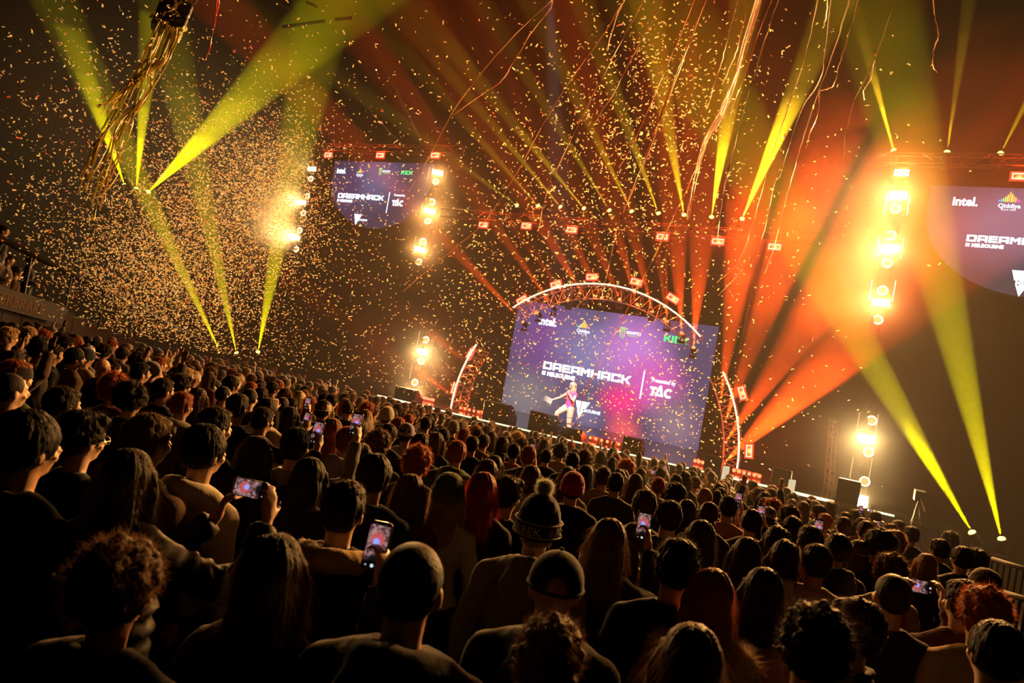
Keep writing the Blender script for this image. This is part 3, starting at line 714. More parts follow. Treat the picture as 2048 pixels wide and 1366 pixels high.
M_denim = obj_color_mat('trouser_cloth', .8, sheen=.1, bump=.4, bscale=120, var=.3, spec=.2)

def remesh(mb, voxel, noise_amp=0, nscale=8, seed=0, smooth=2, name='m', comb=0):
    me = mb.mesh(name, [])
    o = bpy.data.objects.new('tmp', me); COL.objects.link(o)
    md = o.modifiers.new('r', 'REMESH'); md.mode = 'VOXEL'; md.voxel_size = voxel; md.use_smooth_shade = True
    if smooth:
        sm = o.modifiers.new('s', 'SMOOTH'); sm.iterations = smooth; sm.factor = .5
    dg = bpy.context.evaluated_depsgraph_get(); r = bpy.data.meshes.new_from_object(o.evaluated_get(dg))
    bpy.data.objects.remove(o); bpy.data.meshes.remove(me)
    if noise_amp:
        n = [v.normal.copy() for v in r.vertices]
        off = Vector((seed * 3.7, seed * 1.3, 0))
        for v, nn in zip(r.vertices, n):
            v.co += nn * (noise.fractal(v.co * nscale + off, 1.0, 2.0, 3) * noise_amp)
    if comb:                                     # combed ridges running down the head
        r.update(); n = [v.normal.copy() for v in r.vertices]
        for v, nn in zip(r.vertices, n):
            a = math.atan2(v.co.x, -(v.co.y + .02)); v.co += nn * (noise.fractal(Vector((a * 7, v.co.z * 7, v.co.y * 9)), 1.0, 2.0, 3) * comb)
    for p in r.polygons: p.use_smooth = True
    r.name = name
    return r

def hand(mb, wrist, fdir, pnorm, side=1, curl=.5, k=1.0, spread=.35):
    """palm, four bent fingers, thumb. fdir: towards the fingers, pnorm: out of the palm, side: +1 thumb towards fdir x pnorm"""
    f = Vector(fdir).normalized(); n = Vector(pnorm); n = (n - f * n.dot(f)).normalized(); x = f.cross(n) * side; w = Vector(wrist)
    M = Matrix((x, n, f)).transposed()
    mb.ell(w + f * .048 * k, (.040 * k, .016 * k, .052 * k), M, 12, 8)
    mb.tube([w - f * .01, w + f * .03 * k], [.024 * k, .026 * k], 8)
    L = [.070, .078, .073, .058]
    for i in range(4):
        bx = (.030 - .020 * i) * k; p0 = w + f * .088 * k + x * bx
        sp = x * (.5 - i / 3) * spread * .35
        c1 = curl * .8; c2 = curl * 1.7; l = L[i] * k
        d1 = (f * math.cos(c1) + n * math.sin(c1) + sp).normalized(); d2 = (f * math.cos(c2) + n * math.sin(c2) + sp).normalized(); d3 = (f * math.cos(c2 * 1.3) + n * math.sin(c2 * 1.3) + sp).normalized()
        p1 = p0 + d1 * l * .45; p2 = p1 + d2 * l * .32; p3 = p2 + d3 * l * .23
        mb.tube([p0 - f * .02, p0, p1, p2, p3], [.0095 * k, .0098 * k, .0088 * k, .0082 * k, .0065 * k], 7)
    t0 = w + f * .028 * k + x * .032 * k; td = (f * .62 + x * .72 + n * .25 * (1 + curl)).normalized()
    t1 = t0 + td * .038 * k; t2 = t1 + (td * .5 + f * .6 + n * .35 * curl).normalized() * .034 * k
    mb.tube([t0 - td * .02, t0, t1, t2], [.013 * k, .0125 * k, .0108 * k, .008 * k], 7)

POSES = {
    # elbow, wrist, finger direction, palm normal per side (x>0 right hand)
    'down': {s: dict(e=(s * .255, -.03, 1.10), w=(s * .25, .07, .87), f=(0, .25, -1), n=(-s, 0, 0), c=.5) for s in (1, -1)},
    'front': {s: dict(e=(s * .25, -.02, 1.12), w=(s * .08, .22, 1.05), f=(-s * .9, .4, .1), n=(0, -1, -.2), c=.7) for s in (1, -1)},
}
POSES['phone'] = {1: dict(e=(.31, .16, 1.30), w=(.245, .30, 1.56), f=(-.1, .2, 1), n=(-.9, .3, 0), c=.95), -1: POSES['down'][-1]}
POSES['phone2'] = {1: dict(e=(.27, .16, 1.24), w=(.125, .33, 1.50), f=(-.1, .1, 1), n=(-.8, .5, 0), c=.75), -1: dict(e=(-.27, .16, 1.24), w=(-.115, .33, 1.50), f=(.25, .1, 1), n=(.8, .5, 0), c=.9)}
POSES['reach'] = {1: dict(e=(.31, .18, 1.42), w=(.27, .30, 1.68), f=(-.1, .2, 1), n=(-.9, .3, 0), c=.95), -1: POSES['down'][-1]}
POSES['cheer'] = {1: dict(e=(.33, .10, 1.55), w=(.30, .15, 1.80), f=(.05, 0, 1), n=(-.3, 1, 0), c=.25), -1: dict(e=(-.33, .12, 1.52), w=(-.26, .18, 1.76), f=(.05, .1, 1), n=(.3, 1, 0), c=.3)}
POSES['clap'] = {1: dict(e=(.26, .16, 1.18), w=(.06, .30, 1.38), f=(-.1, .35, 1), n=(-1, .1, 0), c=.12), -1: dict(e=(-.26, .16, 1.18), w=(-.05, .30, 1.37), f=(.1, .35, 1), n=(1, .1, 0), c=.12)}

POSES['side2'] = {1: dict(e=(.42, .20, 1.22), w=(.40, .38, 1.46), f=(-.12, .1, 1), n=(-.75, .45, 0), c=.35), -1: dict(e=(-.02, .26, 1.20), w=(.17, .38, 1.43), f=(.25, .1, 1), n=(.8, .5, 0), c=.9)}
POSES['host'] = {1: dict(e=(.33, .14, 1.18), w=(.40, .38, 1.07), f=(.25, 1, -.1), n=(-.2, .1, -1), c=.8), -1: dict(e=(-.26, .12, 1.13), w=(-.085, .20, 1.37), f=(.45, -.05, 1), n=(.6, -.7, 0), c=1.0),
    'legs': {1: [(.085, 0, .92), (.13, .16, .80), (.18, .30, .68), (.20, .29, .52), (.21, .27, .37)], -1: [(-.085, 0, .92), (-.10, .0, .68), (-.11, .0, .48), (-.12, -.03, .30), (-.125, -.05, .08)]}}
PHONE_AT = {'phone': ((.205, .325, 1.665), 0), 'reach': ((.235, .33, 1.785), 0), 'phone2': ((.0, .37, 1.575), 1), 'side2': ((.285, .40, 1.575), 1)}
def body_mesh(pose, voxel=.013, fem=False):
    b = MB(); P = POSES[pose] if isinstance(pose, str) else pose
    # head and face
    b.ell((0, -.008, 1.625), (.074, .093, .098)); b.ell((0, .022, 1.575), (.056, .066, .072)); b.ell((0, .058, 1.528), (.026, .024, .02))
    b.tube([(0, .088, 1.622), (0, .112, 1.588), (0, .100, 1.578)], [.009, .0145, .011], 8)
    b.ell((0, .083, 1.552), (.024, .012, .010)); b.ell((0, .076, 1.640), (.052, .016, .010))
    for s in (1, -1):
        b.ell((s * .079, -.008, 1.597), (.011, .021, .032), Matrix.Rotation(s * .35, 3, 'Z'), 10, 8); b.ell((s * .040, .062, 1.583), (.022, .022, .022))
    b.tube([(0, -.028, 1.36), (0, -.018, 1.45), (0, -.006, 1.56)], [.068, .053, .056], 14)
    # trunk
    sh = .165 if fem else .185
    b.ell((0, 0, 1.24), (sh - .02, .112, .19)); b.ell((0, .0, 1.05), (.135, .10, .18)); b.ell((0, -.005, .92), (.168, .118, .13))
    for s in (1, -1):
        b.tube([(s * .02, -.02, 1.43), (s * .10, -.014, 1.395), (s * sh, -.005, 1.345)], [.045, .046, .05], 12); b.ell((s * sh, -.005, 1.34), (.055, .06, .06), None, 12, 8)
        q = P[s]; S_ = Vector((s * sh, -.005, 1.35)); E = Vector(q['e']); W = Vector(q['w'])
        b.tube([S_, S_.lerp(E, .4), E, E.lerp(W, .35), W], [.056, .048, .038, .038, .026], 12)
        hand(b, W, q['f'], q['n'], -1 if s > 0 else 1, q['c'])
        lg = P.get('legs', {}).get(s) or [(s * .085, 0, .92), (s * .095, .012, .68), (s * .10, .012, .48), (s * .105, -.008, .30), (s * .11, -.012, .08)]
        b.tube(lg, [.098, .078, .056, .052, .036], 12); a_ = lg[-1]
        b.ell((a_[0] + s * .005, a_[1] + .06, a_[2] - .035), (.042, .12, .042))
    return remesh(b, voxel, name='body_' + (pose if isinstance(pose, str) else 'custom'))
def top_mesh(pose, kind, fem=False, short=False):
    b = MB(); P = POSES[pose] if isinstance(pose, str) else pose; g = {'puffer': .038, 'hoodie': .024, 'jacket': .022}.get(kind, .013); sh = .165 if fem else .185
    b.ell((0, 0, 1.24), (sh - .02 + g, .112 + g, .19 + g * .5)); b.ell((0, .0, 1.05), (.14 + g, .105 + g, .18)); b.ell((0, -.005, .93), (.168 + g, .118 + g, .13))
    for s in (1, -1):
        b.tube([(s * .035, -.026, 1.425), (s * .10, -.014, 1.395), (s * sh, -.005, 1.345)], [.046 + g, .047 + g, .052 + g], 12); b.ell((s * sh, -.005, 1.34), (.058 + g, .062 + g, .062 + g), None, 14, 10)
        q = P[s]; S_ = Vector((s * sh, -.005, 1.35)); E = Vector(q['e']); W = Vector(q['w'])
        if short == 'tank': continue
        if short: b.tube([S_, S_.lerp(E, .35), S_.lerp(E, .62)], [.058 + g, .055 + g, .056 + g], 12)
        else:
            n = 7 if kind == 'puffer' else 1
            pts = [S_, S_.lerp(E, .4), E, E.lerp(W, .4), E.lerp(W, .93)]; gs = .012 if kind == 'puffer' else g; r = [.057 + g, .050 + gs, .044 + gs, .042 + gs, .034 + g * .6]
            b.tube(pts, r, 12)
            if kind == 'puffer':
                for k in range(12):
                    u = k / 11 * 2; c = S_.lerp(E, u) if u < 1 else E.lerp(W, u - 1); rr = .094 - .014 * u
                    if u < 1.9: b.ell(c, (rr, rr, .030), (W - E if u > 1 else E - S_).normalized().to_track_quat('Z', 'Y').to_matrix(), 12, 6)
    b.ell((0, -.045, 1.385), (.085, .062, .06))
    if kind == 'hoodie':
        b.tube([(.085, .03, 1.42), (.09, -.06, 1.44), (.05, -.115, 1.45), (0, -.13, 1.455), (-.05, -.115, 1.45), (-.09, -.06, 1.44), (-.085, .03, 1.42)], [.03, .05, .06, .066, .06, .05, .03], 10)
        b.ell((0, -.155, 1.375), (.125, .065, .11)); b.ell((0, -.15, 1.28), (.09, .05, .06))
    elif kind in ('jacket', 'puffer'):
        b.tube([(.07, .045, 1.42), (.078, -.03, 1.45), (.04, -.085, 1.47), (-.04, -.085, 1.47), (-.078, -.03, 1.45), (-.07, .045, 1.42)], .022, 8)
    else:
        b.tube([(.062, .03, 1.43), (.065, -.03, 1.45), (.0, -.082, 1.46), (-.065, -.03, 1.45), (-.062, .03, 1.43), (0, .06, 1.41)], .013, 8, closed=True)
    if kind == 'puffer':
        for k in range(6): b.ell((0, 0, .92 + k * .078), (.205 if k else .2, .155, .045), None, 16, 6)
    return remesh(b, .017, .010 if kind != 'puffer' else .006, 7, len(kind) + len(str(pose)), smooth=1, name='top_' + kind)
def trousers_mesh(legs=None, k=1.0):
    b = MB(); b.ell((0, -.005, .92), (.178, .128, .13))
    for s in (1, -1):
        lg = (legs or {}).get(s) or [(s * .085, 0, .92), (s * .095, .012, .68), (s * .10, .012, .48), (s * .105, -.008, .30), (s * .11, -.012, .10)]
        b.tube(lg, [.108 * k, .090 * k, .073 * k, .068 * k, .066 * k], 12)
    return remesh(b, .02, .008, 6, 3, smooth=1, name='trousers')

def add_strands(me, n, length, width, mode='fuzz', seed=1, zmin=-9, extra=None):
    """thin tapering ribbons of hair growing from the surface of a mesh; second material slot"""
    rnd = random.Random(seed); bm = bmesh.new(); bm.from_mesh(me); polys = [f for f in bm.faces if f.calc_center_median().z > zmin]
    new = []
    for _ in range(int(n * 1.8)):
        f = rnd.choice(polys); c = f.calc_center_median(); nn = f.normal.copy()
        j = Vector((rnd.gauss(0, 1), rnd.gauss(0, 1), rnd.gauss(0, 1)))
        if mode == 'fuzz': d = (nn + j * .55).normalized(); bend = j * .25
        elif mode == 'curl': d = (nn + j * .7).normalized(); bend = Vector((rnd.gauss(0, 1), rnd.gauss(0, 1), rnd.gauss(0, 1))) * .9
        elif mode == 'down': d = (nn * .35 + Vector((0, -.1, -1)) * .9 + j * .14).normalized(); bend = Vector((0, 0, -.3)) + j * .1
        else: d = (nn * .5 + j * .3 + Vector((0, .3, .5))).normalized(); bend = j * .2
        l = length * rnd.uniform(.5, 1.25); s_ = d.orthogonal().normalized() * width * .5
        p = c - nn * .003; prev = None
        for k in range(4):
            w_ = s_ * (1 - k / 3.4)
            a, b_ = bm.verts.new(p - w_), bm.verts.new(p + w_)
            if prev: new.append(bm.faces.new((prev[0], prev[1], b_, a)))
            prev = (a, b_); d = (d + bend * .33).normalized(); p = p + d * l / 3
    for f in new: f.material_index = 1; f.smooth = True
    bm.to_mesh(me); bm.free()
def hair_mesh(kind):
    b = MB(); A = 0.004; sc = 30; st_ = (700, .012, .0014, 'fuzz'); vox = .009
    top = lambda k=1.0, dz=0: b.ell((0, -.022, 1.640 + dz), (.084 * k, .098 * k, .094 * k), None, 20, 14)
    if kind == 'buzz': top(.985, -.003); b.ell((0, -.045, 1.595), (.070, .062, .055)); A = .001; st_ = (1500, .006, .0010, 'fuzz')
    elif kind == 'short': top(1.04, .003); b.ell((0, -.045, 1.59), (.074, .066, .06)); b.ell((0, .035, 1.69), (.062, .05, .03)); A = .006; st_ = (1300, .018, .0013, 'fuzz')
    elif kind == 'bowl': top(1.12, .002); b.ell((0, -.03, 1.60), (.090, .088, .065)); A = .004; st_ = (1100, .022, .0013, 'down')
    elif kind == 'tousled': top(1.12, .010); b.ell((0, -.045, 1.60), (.080, .075, .06)); b.ell((.01, .03, 1.705), (.07, .055, .035)); A = .014; sc = 26; st_ = (1500, .03, .0014, 'fuzz')
    elif kind == 'curly':
        top(1.22, .014); b.ell((0, -.04, 1.60), (.095, .09, .07)); A = .020; sc = 22; st_ = (2200, .035, .0015, 'curl')
        rnd = random.Random(5)
        for _ in range(90):
            v = Vector((rnd.gauss(0, 1), rnd.gauss(-.3, 1), rnd.gauss(.5, 1))).normalized()
            if v.y > .55 and v.z < .4: continue
            c = Vector((0, -.022, 1.645)) + Vector((v.x * .098, v.y * .112, v.z * .108)); b.ell(c, (.019, .019, .019), None, 7, 5)
    elif kind == 'afro':
        b.ell((0, -.028, 1.655), (.128, .132, .125), None, 22, 16); A = .018; sc = 24; st_ = (2600, .035, .0015, 'curl')
    elif kind in ('long', 'wavy', 'bob', 'bobshort'):
        top(1.08, .002); low = {'long': 1.24, 'wavy': 1.20, 'bob': 1.43, 'bobshort': 1.50}[kind]
        n = 12
        for i in range(n):
            z = 1.62 + (low - 1.62) * i / (n - 1); w = .088 + .018 * math.sin(i / (n - 1) * 2.4)
            b.ell((0, -.045 - .022 * i / (n - 1), z), (w, .062 - .016 * i / (n - 1), .055), None, 16, 10)
        for s in (1, -1):
            b.tube([(s * .07, .03, 1.66), (s * .088, .025, 1.58), (s * .09, .02, max(low, 1.45)), (s * .085, .01, max(low, 1.36))], [.022, .026, .026, .014], 8)
        A = .012 if kind == 'wavy' else .004; sc = 16 if kind == 'wavy' else 9; st_ = (2600, .09 if kind != 'bobshort' else .05, .0012, 'down')
    elif kind == 'pony':
        top(1.0, 0); b.ell((0, -.118, 1.635), (.026, .03, .03)); b.tube([(0, -.125, 1.635), (0, -.165, 1.57), (0, -.15, 1.42), (.01, -.125, 1.28)], [.022, .040, .040, .012], 10)
        A = .004; st_ = (1100, .035, .0014, 'down')
    elif kind == 'bun':
        top(1.0, 0); b.ell((0, -.075, 1.735), (.045, .045, .04)); A = .006; st_ = (900, .02, .0014, 'fuzz')
    elif kind == 'balding': b.ell((0, -.055, 1.60), (.080, .066, .045)); A = .003; st_ = (800, .012, .0012, 'fuzz')
    me = remesh(b, .0065, A, sc, len(kind), name='hair_' + kind, smooth=1, comb=0 if kind in ('curly', 'afro', 'buzz', 'balding') else .007)
    me.materials.append(M_hair); me.materials.append(M_fuzz)
    add_strands(me, *st_, seed=len(kind) * 7)
    return me
def hat_mesh(kind):
    b = MB()
    if kind in ('beanie', 'pompom'):
        b.ell((0, -.015, 1.665), (.098, .112, .098 if kind == 'beanie' else .115), None, 22, 14); [b.tube([(math.cos(a) * .094, -.015 + math.sin(a) * .107, zc + .012 * math.sin(a)) for a in [i * math.pi / 12 for i in range(24)]], .014, 8, closed=True) for zc in (1.600, 1.618, 1.636, 1.652)]
        me = remesh(b, .008, .003, 40, 2, name='beanie'); me.materials.append(M_knit); me.materials.append(M_fuzz); add_strands(me, 500, .008, .0012, 'fuzz', 3); return me
    if kind in ('cap', 'capback'):
        s = 1 if kind == 'cap' else -1
        b.ell((0, -.014, 1.640), (.092, .109, .098), None, 56, 36)
        bad = [v for v in b.b.verts if v.co.z < 1.628 or (v.co.y * s < -.06 and (v.co.x / .036) ** 2 + ((v.co.z - 1.650) / .034) ** 2 < 1)]
        bmesh.ops.delete(b.b, geom=bad, context='VERTS')
        b.tube([(.092 * math.cos(a), -.014 + .109 * math.sin(a), 1.626) for a in [i * math.pi / 20 for i in range(40)]], .006, 6, closed=True)
        hn = [(.037 * math.cos(a), 1.650 + .035 * math.sin(a)) for a in [i * math.pi / 10 for i in range(11)]]
        b.tube([(x, -.014 - s * .109 * math.sqrt(max(0, 1 - (x / .092) ** 2 - ((z - 1.64) / .098) ** 2)), z) for x, z in hn], .0035, 5)
        b.ell((0, -.012 + s * .115, 1.628), (.072, .078, .008), Matrix.Rotation(-s * .25, 3, 'X'), 16, 6)
        b.ell((0, -.012, 1.745), (.009, .009, .006), None, 8, 5)
        return b.mesh('cap', [M_cloth], True)
    if kind == 'bucket':
        b.ell((0, -.012, 1.665), (.092, .106, .085)); b.tube([(0, -.012, 1.655), (0, -.012, 1.61)], [.098, .145], 22); me = remesh(b, .008, .004, 20, 2, name='bucket_hat'); me.materials.append(M_cloth); return me
    if kind == 'hood':
        b.ell((0, -.03, 1.64), (.115, .120, .125), None, 20, 14); b.ell((0, -.06, 1.52), (.12, .10, .10)); me = remesh(b, .010, .008, 14, 2, name='raised_hood'); me.materials.append(M_cloth); return me
_cache = {}
def shared(key, fn):
    if key not in _cache: _cache[key] = fn()
    return _cache[key]
SKIN = [(.42, .24, .15), (.50, .31, .20), (.30, .16, .09), (.46, .27, .17), (.20, .10, .06)]
HAIRC = {'black': (.010, .008, .007), 'dark': (.022, .014, .010), 'brown': (.06, .032, .018), 'ginger': (.22, .055, .015), 'blond': (.30, .19, .085), 'grey': (.22, .20, .18), 'red': (.28, .025, .012)}
CLOTH = {'black': (.012, .012, .013), 'charcoal': (.03, .03, .032), 'navy': (.015, .02, .05), 'grey': (.16, .155, .15), 'cream': (.50, .45, .37), 'tan': (.30, .22, .14), 'white': (.62, .60, .56), 'green': (.05, .07, .04), 'red': (.35, .02, .015), 'pink': (.45, .2, .2), 'lavender': (.34, .30, .5), 'brown': (.09, .055, .035), 'plum': (.10, .03, .05)}
def part(name, me, root, color, mats=None):
    o = bpy.data.objects.new(name, me); o.color = (*color, 1); link(o, root); return o
SP_PLACE = None
def bone_mat(me, m):
    if not me.materials: me.materials.append(m)
    return me
def make_person(p, yaw, scale, hair='short', hc='dark', top='tee', tc='black', pose='down', skin=0, hat=None, hatc='black', fem=False, eyes=False, rnd=random, lean=0, parts=True, short=False, trousers=True, name='person'):
    root = empty(name, p, yaw); root.scale = (scale,) * 3
    if lean: root.rotation_euler.x = lean
    vox = .0085 if pose in ('phone', 'phone2', 'reach', 'cheer', 'clap') else .012
    hi = part('body', bone_mat(shared(('body', str(pose), fem), lambda: body_mesh(pose, vox, fem)), M_skin), root, SKIN[skin])
    tm = M_puff if top == 'puffer' else M_cloth
    t = part('top' if top != 'puffer' else 'puffer_jacket', bone_mat(shared(('top', str(pose), top, fem, short), lambda: top_mesh(pose, top, fem, short)), tm), root, CLOTH[tc])
    if trousers: part('trousers', bone_mat(shared('trousers', trousers_mesh), M_denim), root, (.02, .022, .03))
    if hair and hair != 'bald': part('hair', shared(('hair', hair), lambda: hair_mesh(hair)), root, HAIRC[hc])
    if hat: part({'cap': 'cap', 'capback': 'cap', 'bucket': 'bucket_hat', 'hood': 'raised_hood'}.get(hat, 'beanie'), shared(('hat', hat), lambda: hat_mesh(hat)), root, CLOTH[hatc])
    if eyes:
        part('eyes', shared('eyes', lambda: (lambda b: [b.ell((s * .031, .068, 1.612), (.010, .009, .006), None, 10, 8) for s in (1, -1)] and b.mesh('eyes', [M_eye], True))(MB())), root, (1, 1, 1))
    return root
M_eye = pbr('eye_white', (.5, .45, .4), .2)
# ------------------------------------------------------------------ the crowd
RND = random.Random(11)
def stand_on(px, py, H=1.62, sc=1.0):
    """where somebody stands whose head centre is seen at this place of the photo: walk out until the height over the raked floor fits"""
    r = ray(px, py); k = .9
    while k < 60:
        p = CAM + r * k
        if p.z - floor_z(p) <= H * sc: break
        k += .01
    return Vector((p.x, p.y, floor_z(p)))
FOCUS = SP(2.2, 2, 0)
def face_yaw(p, off=0):
    d = FOCUS - p; return math.atan2(d.y, d.x) - math.pi / 2 + off
def proj(p):
    d = Vector(p) - CAM; z = d.dot(Fv); return 1024 + d.dot(CX) / z * FPX, 683 - d.dot(CY) / z * FPX, z
HN = {'short': 'short', 'buzz': 'cropped', 'bowl': 'straight', 'tousled': 'tousled', 'curly': 'curly', 'afro': 'big curly', 'long': 'long straight', 'wavy': 'long wavy', 'bob': 'chin length', 'bobshort': 'bobbed', 'pony': 'ponytailed', 'bun': 'bunned', 'balding': 'thinning'}
TN = {'tee': 'sweater', 'hoodie': 'hoodie', 'jacket': 'jacket', 'puffer': 'puffer jacket'}
PEOPLE = []   # (root, head pixel, hair words, top words)
def person_at(px, py, hair, hc, top, tc, **k):
    yo = k.pop('yaw', 0); sc = k.pop('sc', RND.uniform(.97, 1.03)); fem = k.pop('fem', hair in ('long', 'wavy', 'bob', 'bobshort', 'pony', 'bun')); label = k.pop('label', None)
    if fem: sc *= .975
    dz = k.pop('lift', 0); sk = k.pop('skin', RND.choice([0, 1, 1, 3, 2, 4] if False else [0, 1, 3, 3, 2]))
    p = stand_on(px, py, 1.63 + dz, sc); p.z += dz
    r = make_person(p, face_yaw(p, yo), sc, hair, hc, top, tc, skin=sk, fem=fem, **k)
    hat = k.get('hat'); hw = f"{HN.get(hair, 'no')} {hc} hair" if hair not in ('bald',) else 'a bald head'
    if hat: hw = {'beanie': f"{k.get('hatc', 'black')} beanie", 'pompom': 'pompom beanie', 'cap': f"{k.get('hatc', 'black')} cap", 'capback': f"backward {k.get('hatc', 'black')} cap", 'bucket': f"{k.get('hatc')} bucket hat", 'hood': 'raised hood'}[hat]
    tw = f"{tc} {TN[top]}"; 
    if k.get('pose') in PHONE_AT: tw += ' filming'
    PEOPLE.append([r, (px, py), hw, tw, label]); return r
B, D, BR, G, BL = 'black', 'dark', 'brown', 'ginger', 'blond'
